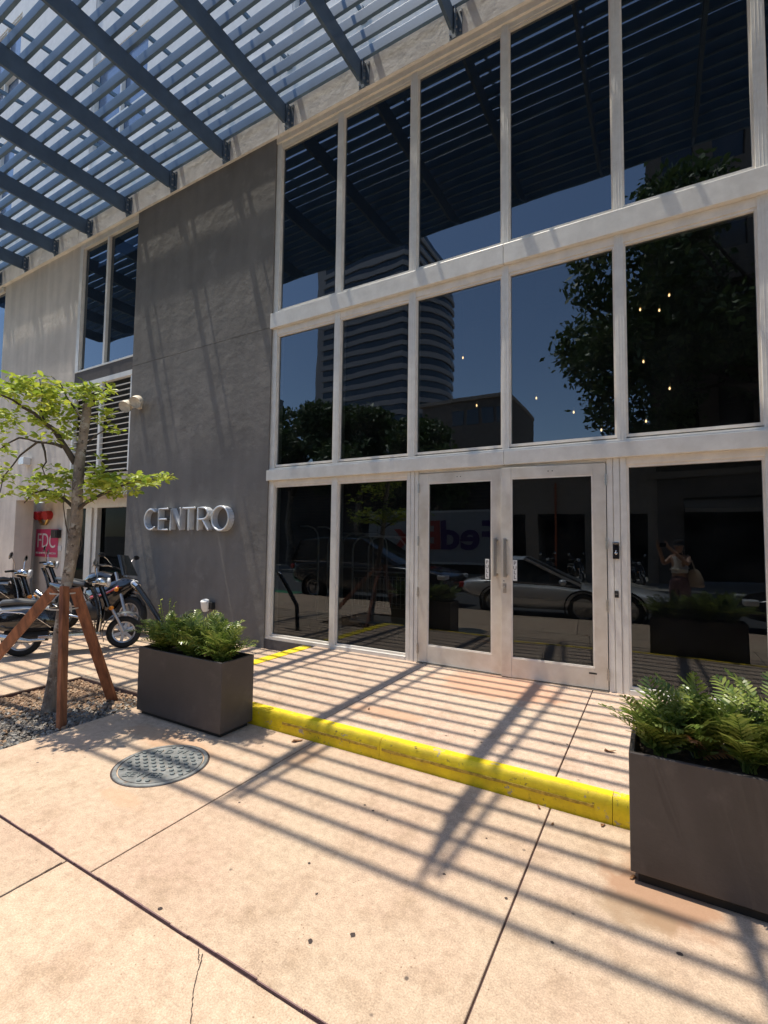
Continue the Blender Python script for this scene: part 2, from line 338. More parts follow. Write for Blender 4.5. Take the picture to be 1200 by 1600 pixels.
# worn mortar edge and cracks of the wide joint
random.seed(3)
jm = MB(); x = -9.
while x < 4:
    l = random.uniform(.06, .22); w0 = random.uniform(.0005, .002); y = 1.309+random.uniform(-.002, .003)
    jm.box(x, x+l, y-w0, y+w0+.002, -.012, .0015+random.uniform(0, .002)); x += l*1.02
struct(jm.build('joint_mortar', 'joint_edge'))
ck = MB()
def crack(pts, wd=.004, z=.0016):
    n = len(ck.v)
    P = []
    for (a, b) in zip(pts[:-1], pts[1:]):
        for k in range(14):
            t = k/14; P.append((a[0]*(1-t)+b[0]*t+random.uniform(-.0022, .0022), a[1]*(1-t)+b[1]*t+random.uniform(-.0022, .0022)))
    P.append(pts[-1]); d = Vector((pts[-1][0]-pts[0][0], pts[-1][1]-pts[0][1])).normalized(); nx, ny = -d.y, d.x
    for p in P:
        q = wd*random.uniform(.4, 1.1)
        ck.v += [(p[0]-nx*q, p[1]-ny*q, z), (p[0]+nx*q, p[1]+ny*q, z)]
    for i in range(len(P)-1): ck.f.append((n+2*i, n+2*i+2, n+2*i+3, n+2*i+1))
crack([(-1.49, 1.285), (-1.40, 1.17), (-1.31, 1.09), (-1.29, .7)], .0022); crack([(-2.46, 1.02), (-2.47, 1.28)], .004)
crack([(-1.52, 1.29), (-1.47, 1.25)], .002); crack([(-3.4, 1.285), (-3.32, .9), (-3.5, .2)], .003)
struct(ck.build('sidewalk_cracks', 'crack'))
g = MB()
TX = [-4.07, -2.29, -.55, 1.17, 2.9, 4.6, 6.4, 8.5, 12]
for a, b in zip(TX[:-1], TX[1:]): slab(g, a+(.156 if a == -4.07 else 0), b, 3.075, 5.30, TZ, th=.2)
struct(g.build('terrace', 'terrace_paving', bevel=.004))
struct(MB().box(-4.0, 12, 3.10, 5.3, -.05, TZ-.014).build('terrace_bed', 'joint'))
# painted kerb: sections with rounded nose
def kerb(mb, x0, x1):
    prof = [(2.975, -.02), (2.975, TZ-.055), (2.982, TZ-.028), (2.994, TZ-.010), (3.010, TZ+.003), (3.073, TZ+.004), (3.073, -.02)]
    mb.loft([[(x0, y, z) for y, z in prof], [(x1, y, z) for y, z in prof]])
g = MB(); xs = [-4.07, -1.72, -.235, 1.9, 4.0, 6.2, 9, 12]
for a, b in zip(xs[:-1], xs[1:]): kerb(g, a+.0015, b-.0015)
g.box(-4.068, -3.914, 3.078, 4.975, -.02, TZ+.004)
struct(g.build('kerb', 'kerb_yellow', smooth=True))
g = MB()                                                  # raised, chipped cover strip along the nose
for a, b in ((-2.62, -1.74), (-1.70, -.33)):
    y = 2.966; k = 26; n = len(g.v)
    for i in range(k+1):
        xx = a+(b-a)*i/k; z0 = TZ-.068+random.uniform(-.003, .003)
        g.v += [(xx, 2.9715, z0), (xx, 2.970, TZ-.050+random.uniform(-.002, .002)), (xx, 2.976, z0), (xx, 2.976, TZ-.05)]
    for i in range(k):
        o = n+4*i; g.f += [(o, o+4, o+5, o+1), (o+1, o+5, o+7, o+3), (o+2, o+6, o+4, o)]
    g.f += [(n, n+1, n+3, n+2), (n+4*k, n+4*k+2, n+4*k+3, n+4*k+1)]
struct(g.build('kerb_chips', 'kerb_chip'))
# tree bed
struct(MB().box(-5.5, -4.13, 1.36, 2.96, -.2, -.06).build('tree_bed_soil', 'soil'))
def chips(n, name, m, x0, x1, y0, y1, z, smin, smax, flat, gate):
    mb = MB(); i = 0
    while i < n:
        x, y = random.uniform(x0, x1), random.uniform(y0, y1)
        if not gate(x, y): continue
        i += 1; s = random.uniform(smin, smax); e = Euler((random.uniform(-.7, .7), random.uniform(-.7, .7), random.uniform(0, 6))).to_matrix()
        n0 = len(mb.v); c = Vector((x, y, z+random.uniform(0, .022)))
        a, b, h = s*random.uniform(.6, 1.2), s*random.uniform(.4, .8), s*flat*random.uniform(.5, 1.2)
        for dz in (-h, h):
            for k in range(5):
                q = 2*PI*k/5+random.uniform(-.3, .3); mb.v.append(tuple(c+e@Vector((a*math.cos(q)*(1-.2*(dz > 0)), b*math.sin(q)*(1-.2*(dz > 0)), dz))))
        mb.f += [tuple(n0+5+k for k in range(5)), tuple(n0+4-k for k in range(5))]+[(n0+k, n0+(k+1) % 5, n0+5+(k+1) % 5, n0+5+k) for k in range(5)]
    o = mb.build(name, m); o['kind'] = 'stuff'; return o
gs = lambda x, y: random.random() < min(1, max(.06, .5+(x+4.78)*1.2-(y-2.45)*1.0))
gm = lambda x, y: random.random() > min(.94, max(0, .5+(x+4.78)*1.2-(y-2.45)*1.0))
tag(chips(3600, 'gravel', 'gravel', -5.49, -4.14, 1.37, 2.95, -.055, .010, .024, .45, gs), 'pale and dark stone chips around the foot of the staked tree', 'gravel')
tag(chips(2200, 'bark_mulch', 'mulch', -5.49, -4.14, 1.37, 2.95, -.052, .014, .034, .25, gm), 'reddish bark mulch on the far side of the tree bed', 'mulch')
# street
struct(MB().box(-300, 300, -9.6, -.52, -.29, -.15).build('street', 'asphalt'))
struct(MB().box(-30, -9.9, -2.1, -.62, -.146, -.142).build('bike_lane', 'green_paint'))
g = MB()
for k in range(-8, 8): g.box(k*4-1, k*4+1, -5.3, -5.18, -.146, -.142)
struct(g.build('lane_marking', 'white_paint'))
struct(MB().box(-300, 300, -14, -9.6, -.29, 0).build('far_sidewalk', 'far_ground'))

# ------------------------------------------------------------------ building facade
B = root('building', (-4.8, 5.05, 0), 'grey and beige stucco building with tall bronze glass shop front behind the terrace', 'building')
def part(mb, name, m, parent=B, **k): return mb.build(name, m, parent, **k)
GY = 5.09
w_ = MB().box(-8.15, -4.80, 5.02, 5.30, -.1, 4.598); w_.box(-8.15, -4.80, 5.02, 5.30, 4.606, 7.478); w_.box(-8.14, -4.81, 5.027, 5.29, 4.59, 4.61)
part(w_, 'dark_wall', 'stucco_dark')
part(MB().box(-4.80, -3.9, 5.035, 5.2, -.1, TZ+.0).box(-3.9, 8, 5.06, 5.2, .02, TZ+.01), 'plinth', 'plinth_dark')
# light wall on the left with its openings
w_ = MB()
w_.box(-13.40, -10.12, 5.05, 5.40, 2.30, 7.478)           # panel between windows
w_.box(-10.12, -8.15, 5.10, 5.40, 2.30, 2.72)              # under the louvre
w_.box(-14.4, -12.30, 5.05, 5.40, -.1, 2.298)              # pier
w_.box(-20, -14.4, 5.05, 5.40, -.1, 4.6); w_.box(-20, -15.4, 5.05, 5.40, 4.602, 7.478); w_.box(-14.4, -13.40, 5.051, 5.40, 2.30, 4.598)
part(w_, 'light_wall', 'stucco_light')
# recess under the wall
part(MB().box(-12.32, -8.14, 5.402, 6.2, 2.301, 2.5), 'soffit', 'stucco_light'); w_ = MB(); w_.box(-12.63, -11.40, 5.60, 5.75, 0, 2.299)
part(w_, 'recess_wall', 'stucco_light')
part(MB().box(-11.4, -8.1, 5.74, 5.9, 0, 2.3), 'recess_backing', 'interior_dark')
w_ = MB()
for k in range(11): w_.box(-13.6, -12.64, 5.56, 5.60, .15+k*.17, .25+k*.17)
w_.box(-12.70, -12.635, 5.55, 5.62, 0, 2.3)
part(w_, 'slatted_gate', 'stucco_light')
part(MB().box(-14.35, -12.64, 5.66, 5.70, 0, 2.3), 'gate_backing', 'interior_dark')
w_ = MB().box(-11.39, -11.25, 5.58, 5.72, 0, 2.3).box(-10.42, -10.20, 5.54, 5.72, 0, 2.12).box(-10.185, -10.05, 5.57, 5.72, 0, 2.12).box(-11.25, -8.16, 5.56, 5.715, 2.12, 2.299)
part(w_, 'entry_frame', 'frame_metal', bevel=.003)
MB().box(-10.35, -10.30, 5.53, 5.545, 1.36, 1.5)
for a, b in ((-11.25, -10.42), (-10.05, -8.16)): part(MB().box(a, b, 5.66, 5.67, .05, 2.12), 'entry_pane', 'entry_glass', origin=(a, 5.66, 1))
# band and upper storeys
w_ = MB()
for a, b in ((-20, -15.45), (-15.443, -13.43), (-13.423, -10.14), (-10.133, -8.15), (-8.143, -4.735), (-4.728, 12)): w_.box(a, b, 4.985, 5.4, 7.48, 8.95)
part(w_, 'concrete_band', 'concrete_band', bevel=.004)
w_ = MB(); wins = [(-15.3, -13.4), (-10.05, -8.15), (-4.6, 3.0)]
ZW = [(9.3, 11.4), (12.5, 14.6), (15.7, 17.8), (18.9, 21.0), (22.1, 24.2)]
xp = [-20, -15.3, -13.4, -10.05, -8.15, -4.6, 3.0, 12]
for i in (0, 2, 4, 6): w_.box(xp[i], xp[i+1], 5.06, 5.6, 8.952, 26)
zz = [8.952]+[z for p in ZW for z in p]+[26]
for i in (1, 3, 5):
    for k in range(0, len(zz), 2): w_.box(xp[i], xp[i+1], 5.10, 5.6, zz[k], zz[k+1])
part(w_, 'upper_wall', 'upper_wall')
for (a, b) in wins:
    for z0, z1 in ZW:
        n = max(2, round((b-a)/1.0)); fr = MB(); e = .045
        fr.box(a, b, 5.12, 5.2, z0, z0+e).box(a, b, 5.12, 5.2, z1-e, z1)
        for k in range(n+1):
            x = a+(b-a)*k/n; fr.box(max(a, x-e/2), min(b, x+e/2), 5.121, 5.2, z0+e, z1-e)
        if n < 4: fr.box(a+e, b-e, 5.122, 5.2, z0+.62, z0+.66)
        f_ = part(fr, 'upper_window', 'louver'); part(MB().box(a, b, 5.21, 5.23, z0, z1), 'pane', 'blue_window', f_)
# left tall windows over dark panel
for (a, b, sp) in ((-10.05, -8.16, -9.13), (-15.3, -13.47, -14.4)):
    fr = MB(); z0, z1 = 4.80, 7.36
    fr.box(a-.06, a+.05, 5.03, 5.16, z0, z1+.11).box(a+.05, b, 5.032, 5.16, z1, z1+.11).box(a+.05, b, 5.035, 5.16, z0, z0+.035).box(sp-.03, sp+.03, 5.036, 5.16, z0+.035, z1)
    fr.box(a+.05, a+.07, 5.06, 5.15, z0+.035, z1)
    f_ = part(fr, 'tall_window', 'frame_metal', bevel=.003)
    for c, d in ((a+.07, sp-.03), (sp+.03, b)): part(MB().box(c, d, GY, GY+.008, z0+.035, z1), 'pane', 'upper_glass', f_, origin=((c+d)/2, GY, (z0+z1)/2))
    part(MB().box(a-.07, b, 5.04, 5.3, 4.555, 4.798), 'sill_panel', 'plinth_dark')
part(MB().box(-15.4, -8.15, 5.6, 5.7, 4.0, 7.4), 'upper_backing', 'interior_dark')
# louvre
w_ = MB().box(-10.12, -8.16, 5.02, 5.10, 4.46, 4.552).box(-8.205, -8.16, 5.03, 5.10, 2.72, 4.46).box(-10.12, -10.07, 5.03, 5.10, 2.72, 4.46).box(-9.20, -9.13, 5.035, 5.10, 2.72, 4.46)
lv = part(w_, 'louver_vent', 'louver')
k = 0; z = 2.77
while z < 4.45:
    part(MB().beam((-10.07, 5.075, z), (-8.205, 5.075, z), .05, .016, up=(0, -.35, 1)), 'louver_blade', 'louver', lv); z += .105
part(MB().box(-10.1, -8.16, 5.13, 5.16, 2.72, 4.5), 'louver_backing', 'interior_dark')

# ---- glazed shop front
mull = [(-4.80, -4.712), (-3.69, -3.605), (-2.573, -2.487), (-1.43, -1.356), (-.312, -.231), (.812, .894), (1.93, 2.02), (3.06, 3.15)]
FY = 5.045
def front_frame(z0, z1, zs0, zs1, cols, gm, rotx=0):
    for (a, b) in cols:
        mb = MB().box(a, b, FY, 5.2, z0, z1); mb.box(a+.026, a+.030, FY-.0025, FY+.01, z0, z1)
        mb.box(b-.030, b-.026, FY-.0025, FY+.01, z0, z1)
        part(mb, 'mullion', 'frame_metal', bevel=.002)
def pane(a, b, z0, z1, gm, rx=-.0, rz=0.):
    e = .018; fr = MB().box(a, b, FY+.018, GY+.02, z0, z0+e+.01).box(a, b, FY+.018, GY+.02, z1-e-.01, z1)
    fr.box(a, a+e, FY+.0185, GY+.02, z0+e+.01, z1-e-.01).box(b-e, b, FY+.0185, GY+.02, z0+e+.01, z1-e-.01)
    f_ = part(fr, 'window', 'frame_bead')
    part(MB().box(a+e-.004, b-e+.004, GY, GY+.008, z0+.024, z1-.024), 'pane', gm, f_, origin=((a+b)/2, GY, (z0+z1)/2), rot=(rx, 0, rz)); return f_
front_frame(2.505, 4.575, 0, 0, mull, 'x'); front_frame(4.80, 7.40, 0, 0, mull, 'x')
for (a, b) in (mull[0], mull[1], mull[5], mull[6], mull[7]):
    part(MB().box(a, b, FY, 5.2, TZ, 2.355), 'mullion', 'frame_metal', bevel=.002)
# door jambs: three ribs each side
for x0, x1 in ((-2.585, -2.423), (-.41, -.235)):
    mb = MB(); n = 3; wd = (x1-x0)/n
    for k in range(n): mb.box(x0+k*wd+.003, x0+(k+1)*wd-.003, FY-.004*(k == 1), 5.2, TZ, 2.355)
    mb.box(x0, x1, FY+.012, 5.19, TZ, 2.353); part(mb, 'door_jamb', 'frame_metal', bevel=.002)
rows = [(TZ+.045, 2.29, 'storefront_glass'), (2.555, 4.485, 'middle_glass'), (4.835, 7.34, 'upper_glass')]
rnd = [0, .002, -.0022, .0012, -.0016, .002, .0005, .001]
for r, (z0, z1, gm) in enumerate(rows):
    for i in range(7):
        a, b = mull[i][1], mull[i+1][0]
        if r == 0 and i in (2, 3): continue
        if r == 0 and i == 4: a = -.235
        rz = rnd[i] if r else (-.007 if i == 4 else 0); rx = -.0054 if r == 0 else rnd[(i+3) % 8]
        pane(a, b, z0, z1, gm, rx, rz)
hd = MB(); hd.box(-4.80, -2.585, FY+.004, 5.2, 2.29, 2.355).box(-.235, 8, FY+.004, 5.2, 2.29, 2.355)
part(hd, 'head_rail', 'frame_bead', bevel=.002)
hd = MB(); hd.box(-4.80, -2.585, FY-.004, 5.2, TZ, TZ+.045).box(-.235, 8, FY-.004, 5.2, TZ, TZ+.045); part(hd, 'sill_rail', 'frame_metal', bevel=.002)
for (z0, z1) in ((2.355, 2.505), (4.575, 4.80)):
    mb = MB()
    for a, b in ((-4.815, -1.4015), (-1.3985, 1.98), (1.983, 8)): mb.box(a, b, FY-.045, 5.2, z0, z1)
    part(mb, 'transom_beam', 'frame_metal', bevel=.006)
    mb = MB().box(-4.80, 8, FY-.012, 5.2, z1+.002, z1+.02); part(mb, 'transom_sill', 'frame_bead', bevel=.002)
    mb = MB()
    for i in range(7): mb.box(mull[i][1], mull[i+1][0], FY+.006, 5.2, z1+.02, z1+.036)
    if True: part(mb, 'sill_trim', 'frame_metal')
    if z0 > 4: 
        mb = MB(); [mb.box(mull[i][1], mull[i+1][0], FY+.008, 5.2, 4.485, 4.573) for i in range(7)]; part(mb, 'head_trim', 'frame_bead')
mb = MB().box(-4.80, 8, FY-.02, 5.2, 7.40, 7.478); part(mb, 'head_beam', 'frame_bead', bevel=.003)
mb = MB(); [mb.box(mull[i][1], mull[i+1][0], FY+.01, 5.2, 7.34, 7.40) for i in range(7)]; part(mb, 'head_trim', 'frame_metal')
part(MB().box(-2.423, -.41, FY+.01, 5.2, 2.325, 2.3545), 'door_header', 'frame_metal')
# doors
def door(xh, xf, ang, label, mirror):
    # xh hinge edge, xf free edge
    x0, x1 = min(xh, xf), max(xh, xf); y0 = FY-.006; o = (xh, y0+.02, 0)
    gl0, gl1 = ((x0+.118, x1-.105) if not mirror else (x0+.105, x1-.118)); gz0, gz1 = .335, 2.205; z0, z1 = TZ+.012, 2.318
    mb = MB().box(x0, gl0, y0, y0+.045, z0, z1).box(gl1, x1, y0, y0+.045, z0, z1)
    mb.box(gl0, gl1, y0+.002, y0+.043, z0, gz0).box(gl0, gl1, y0+.002, y0+.043, gz1, z1)
    d = part(mb, 'door', 'door_metal', origin=o, bevel=.003); d['label'] = label
    P = MB().box(gl0-.002, gl1+.002, y0+.02, y0+.028, gz0-.002, gz1+.002); P.build('pane', 'storefront_glass', d, origin=((gl0+gl1)/2, y0+.02, 1.2), rot=(-.0054, 0, 0))
    b = MB(); e = .012
    b.box(gl0, gl0+e, y0+.004, y0+.018, gz0, gz1).box(gl1-e, gl1, y0+.004, y0+.018, gz0, gz1).box(gl0+e, gl1-e, y0+.0045, y0+.018, gz0, gz0+e).box(gl0+e, gl1-e, y0+.0045, y0+.018, gz1-e, gz1)
    b.build('glazing_bead', 'frame_bead', d)
    s = 1 if xf > xh else -1; hx = xf-s*.052
    h = MB().box(hx-.017, hx+.017, y0-.062, y0-.048, 1.165, 1.575); h.build('handle', 'steel_brushed', d, bevel=.004)
    h = MB().box(hx-.014, hx+.014, y0-.048, y0, 1.18, 1.20).box(hx-.014, hx+.014, y0-.048, y0, 1.54, 1.56); h.build('handle_stand', 'steel_brushed', d)
    sx = (gl1-.055) if s > 0 else (gl0+.035)
    st = MB().box(sx-.022, sx+.022, y0+.0165, y0+.019, 1.13, 1.345).build('push_sticker', 'white_plastic', d, bevel=.002)
    for i, chh in enumerate('PULL'): text_mesh(chh, .052, 'letter', 'ink', st, (sx, y0+.0155, 1.31-i*.048), (PI/2, 0, 0), extrude=.0006)
    for zc in (.29, .94, 1.53, 2.15):
        hg = MB().cyl((xh, y0-.008, zc-.055), (xh, y0-.008, zc+.055), .009, n=10)
        for q in (-.03, 0, .03): hg.cyl((xh, y0-.008, zc+q-.004), (xh, y0-.008, zc+q+.004), .012, n=10)
        hg.build('hinge', 'steel_brushed', d, smooth=True)
    for q in (-.02, .02): MB().ball(((gl0+gl1)/2+q, y0+.001, 2.262), .006, nu=8, nv=5).build('screw', 'black_plastic', d)
    if s < 0:
        lk = MB().box(xf+.02, xf+.055, y0-.006, y0, 1.0, 1.10).build('lock', 'steel_brushed', d, bevel=.002)
        MB().cyl((xf+.0375, y0-.006, 1.065), (xf+.0375, y0-.016, 1.065), .013, n=14).build('key_cylinder', 'chrome', lk)
        MB().ball((xf+.03, y0-.003, 1.125), .006).build('screw', 'black_plastic', d)
        mk = MB().box(xh-.17, xh-.10, y0-.0005, y0+.001, .275, .292).build('maker_plate', 'black_plastic', d)
    d.rotation_euler.z = ang; return d
door(-2.418, -1.4345, -.0148, 'left door leaf with hinges on its left edge', False)
door(-.416, -1.427, .060, 'right door leaf standing slightly ajar, with a lock', True)
part(MB().box(-2.42, -.41, 5.0, 5.2, TZ-.002, TZ+.008), 'threshold', 'steel_brushed')
# interior rooms
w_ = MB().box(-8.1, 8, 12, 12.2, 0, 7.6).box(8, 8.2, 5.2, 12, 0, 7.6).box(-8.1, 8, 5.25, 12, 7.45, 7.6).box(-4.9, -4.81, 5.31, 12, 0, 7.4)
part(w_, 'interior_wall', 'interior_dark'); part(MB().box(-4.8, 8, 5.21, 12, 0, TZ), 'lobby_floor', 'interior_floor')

# intercom on the jamb
ic = root('intercom', (-.335, FY-.004, 1.40), 'black video intercom with round silver lens on the right door jamb', 'intercom')
MB().box(-.362, -.305, FY-.026, FY-.004, 1.385, 1.545).build('housing', 'black_gloss', ic, bevel=.006)
MB().box(-.358, -.309, FY-.028, FY-.02, 1.527, 1.548).build('top_cap', 'chrome', ic, bevel=.003)
MB().ball((-.3335, FY-.026, 1.44), .013, .006, .013).build('button', 'chrome', ic, smooth=True)
MB().ball((-.3335, FY-.026, 1.462), .007, .005, .007).build('lens', 'chrome', ic, smooth=True)
kr = root('card_reader', (-.335, FY-.004, 1.02), 'small dark card reader below the intercom on the door jamb', 'card reader')
MB().box(-.352, -.317, FY-.016, FY-.004, 1.02, 1.085).build('housing', 'black_plastic', kr, bevel=.003)
MB().box(-.349, -.320, FY-.018, FY-.014, 1.052, 1.056).build('seam', 'steel_brushed', kr)

# ------------------------------------------------------------------ pergola
Pg = root('pergola', (-7, 5, 7.5), 'blue grey steel slatted canopy bolted to the building over the terrace', 'canopy')
BX = [1.89, .60, -.69, -1.975, -3.255, -4.54, -5.84, -7.135, -8.42, -9.71, -11.0, -12.28, -13.57, -14.86]
for x in BX:
    b = MB(); zb = 7.52; t = .02
    pr = [(1.58, 7.775), (2.10, 7.52), (4.955, 7.52), (4.955, 7.80), (1.58, 7.80)]
    b.loft([[(x-t/2, y, z) for y, z in pr], [(x+t/2, y, z) for y, z in pr]])
    b.box(x-.028, x-t/2, 2.12, 4.90, 7.52, 7.53).box(x-.028, x-t/2, 1.66, 4.90, 7.785, 7.799)
    bo = part(b, 'beam', 'pergola_beam', Pg)
    br = MB().box(x-.004+.03, x+.012+.03, 4.90, 4.984, 7.50, 7.80).box(x-.06, x+.10, 4.972, 4.9845, 7.49, 7.81)
    br_ = br.build('bracket', 'pergola_beam', bo)
    for z in (7.56, 7.66, 7.745): MB().cyl((x+.042, 4.93, z), (x+.056, 4.93, z), .014, n=8).build('bolt', 'bolt', bo, smooth=True)
    for z in (7.53, 7.77):
        for xx in (x-.045, x+.082): MB().cyl((xx, 4.972, z), (xx, 4.955, z), .012, n=8).build('bolt', 'bolt', bo, smooth=True)
    tr = MB().beam((x, 1.66, 7.975), (x, 4.94, 8.50), .035, .05); part(tr, 'tie_rod', 'pergola_steel', Pg)
    part(MB().box(x-.05, x+.05, 4.972, 4.9845, 8.40, 8.62).box(x-.028, x-.02, 4.9, 4.972, 8.44, 8.56).box(x+.02, x+.028, 4.9, 4.972, 8.44, 8.56), 'tie_bracket', 'pergola_beam', Pg)
for j in range(18):
    y = 4.891-.197*j
    part(MB().box(-15.4, 2.6, y+.007, y+.048, 7.802, 7.947), 'slat', 'pergola_steel', Pg, bevel=.004)

# ------------------------------------------------------------------ wall sign and lights
S = root('wall_sign', (-6.5, 5.02, 1.65), 'silver three-dimensional letter sign on the dark grey wall', 'sign')
def stroke(pts, close=False): return pts+[pts[0]] if close else pts
def arc(cx, cz, rx, rz, a0, a1, n=14): return [(cx+rx*math.cos(a0+(a1-a0)*i/n), cz+rz*math.sin(a0+(a1-a0)*i/n)) for i in range(n+1)]
LT = {'C': (.32, [arc(.17, .17, .16, .17, math.radians(50), math.radians(310))]),
      'E': (.26, [[(.24, .34), (.02, .34), (.02, 0), (.24, 0)], [(.02, .17), (.21, .17)]]),
      'N': (.28, [[(.02, 0), (.02, .34), (.25, 0), (.25, .34)]]),
      'T': (.30, [[(0, .34), (.28, .34)], [(.14, .34), (.14, 0)]]),
      'R': (.28, [[(.02, 0), (.02, .34)]+arc(.12, .25, .12, .09, PI/2, -PI/2, 8)+[(.02, .16)], [(.12, .16), (.25, 0)]]),
      'O': (.40, [arc(.19, .17, .18, .18, 0, 2*PI, 24)])}
x = -7.47
for i, ch in enumerate('CENTRO'):
    wd, st = LT[ch]; a = MB(); r_ = MB()
    for s_ in st:
        pts = [(x+px, 4.925, 1.655+pz) for px, pz in s_]
        a.tube(pts, .0165, n=10)
        for p in (pts[0], pts[-1]): a.ball(p, .0165, nu=10, nv=6)
        for p, q in zip(pts[:-1], pts[1:]):
            d = Vector((q[0]-p[0], 0, q[2]-p[2])); 
            if d.length < 1e-4: continue
            nrm = Vector((-d.z, 0, d.x)).normalized()*.0145; n0 = len(r_.v)
            for yy in (4.93, 5.019):
                for P_, sg in ((p, 1), (q, 1), (q, -1), (p, -1)): r_.v.append((P_[0]+sg*nrm.x, yy, P_[2]+sg*nrm.z))
            r_.f += [(n0, n0+1, n0+5, n0+4), (n0+2, n0+3, n0+7, n0+6)]
    lo_ = a.build('letter', 'letter_metal', S, smooth=True); r_.build('letter_return', 'letter_return', lo_)
    x += wd+.04
FL = root('floodlight', (-7.87, 5.02, 3.83), 'cream twin-head floodlight high on the dark wall beside the louvre', 'wall light')
MB().box(-7.90, -7.80, 4.97, 5.02, 3.78, 3.86).build('base', 'lamp_cream', FL, bevel=.01)
for cx, zz in ((-8.03, 3.82), (-7.73, 3.86)):
    hdm = MB().lathe((cx, 4.86, zz), (0.25, -.6, -.45), [(.001, -.12), (.05, -.115), (.085, -.08), (.10, -.02), (.102, .05)], n=18)
    h_ = hdm.build('lamp_head', 'lamp_cream', FL, smooth=True)
    MB().lathe((cx, 4.86, zz), (0.25, -.6, -.45), [(.098, .045), (.07, .03), (.001, .02)], n=18).build('lens', 'lens', h_, smooth=True)
    MB().tube([(-7.85, 4.97, 3.82), ((cx-7.85)/2, 4.93, 3.80), (cx, 4.90, zz)], .014, n=8).build('arm', 'lamp_cream', FL, smooth=True)
DL = root('downlight', (-5.9, 5.02, .54), 'small white uplight low on the dark wall behind the left planter', 'wall light')
MB().lathe((-5.92, 4.94, .50), (.1, -.25, 1), [(.001, -.07), (.045, -.07), (.06, -.02), (.062, .09), (.05, .10), (.001, .09)], n=18).build('lamp_head', 'white_plastic', DL, smooth=True)
MB().box(-5.9, -5.80, 4.95, 5.02, .46, .56).build('base', 'black_plastic', DL, bevel=.006)
WL = root('wall_lantern', (-11.83, 5.05, 3.12), 'grey box lamp on the beige wall left of the tree trunk', 'wall light')
MB().box(-11.95, -11.72, 4.90, 5.04, 3.05, 3.21).build('housing', 'letter_return', WL, bevel=.008)
MB().box(-11.88, -11.79, 5.02, 5.05, 3.08, 3.18).build('base', 'black_plastic', WL)
# fire connection sign and cap
FS = root('fire_sign', (-12.05, 5.6, 1.0), 'magenta sign with large white FDC letters on the recessed beige wall', 'sign')
MB().box(-12.55, -11.58, 5.585, 5.598, 1.045, 1.675).build('panel', 'magenta', FS)
text_mesh('FDC', .47, 'lettering', 'white_plastic', FS, (-12.07, 5.582, 1.40), (PI/2, 0, 0), xs=.92, extrude=.002)
text_mesh('FIRE DEPARTMENT CONNECTION', .06, 'caption', 'white_plastic', FS, (-12.07, 5.582, 1.13), (PI/2, 0, 0), extrude=.002, xs=.95)
FC = root('fire_connection', (-12.15, 5.6, 2.0), 'red twin-capped fire hose inlet above the magenta sign', 'fire hose inlet')
for cx in (-12.36, -11.96):
    MB().cyl((cx, 5.59, 2.0), (cx+.02, 5.46, 1.98), .10, n=18).build('cap', 'red', FC, smooth=True)
MB().tube([(-12.36, 5.55, 1.91), (-12.26, 5.55, 1.80), (-12.06, 5.55, 1.80), (-11.96, 5.55, 1.91)], .035, n=10).build('pipe', 'brass', FC, smooth=True)
BXs = root('meter_box', (-11.58, 5.6, 1.5), 'small black meter box on the recessed wall overlapping the magenta sign', 'box')
MB().box(-11.72, -11.47, 5.50, 5.595, 1.48, 1.66).build('housing', 'black_plastic', BXs, bevel=.006)
MB().box(-11.70, -11.50, 5.493, 5.502, 1.50, 1.64).build('cover', 'black_gloss', BXs)
tag(MB().box(-11.56, -11.43, 5.585, 5.599, 1.20, 1.31).build('notice_plate', 'letter_return', origin=(-11.5, 5.59, 1.2)), 'small grey notice plate below the black meter box', 'notice')

# ------------------------------------------------------------------ planters with coontie ferns
def planter(x0, x1, y0, y1, z0, z1, label):
    r = root('planter', ((x0+x1)/2, (y0+y1)/2, 0), label, 'planter', 'dark planters along the kerb')
    e = .022; o = MB()
    P = [(x0, y0), (x1, y0), (x1, y1), (x0, y1)]; Q = [(x0+e, y0+e), (x1-e, y0+e), (x1-e, y1-e), (x0+e, y1-e)]
    o.loft([[(a, b, z0) for a, b in P], [(a, b, z1) for a, b in P], [(a, b, z1) for a, b in Q], [(a, b, z1-.09) for a, b in Q]], caps=False)
    o.f.append((3, 2, 1, 0)); o.build('box', 'planter_paint', r, bevel=.004)
    MB().box(x0+.03, x1-.03, y0+.03, y1-.03, 0, z0+.001).build('base', 'planter_base', r)
    s = MB(); nx, ny = 26, 9; n0 = 0
    for i in range(nx+1):
        for j in range(ny+1): s.v.append((x0+e+(x1-x0-2*e)*i/nx, y0+e+(y1-y0-2*e)*j/ny, z1-.06+random.uniform(-.012, .012)))
    for i in range(nx):
        for j in range(ny): a = i*(ny+1)+j; s.f.append((a, a+ny+1, a+ny+2, a+1))
    s.build('soil', 'soil', r); return r
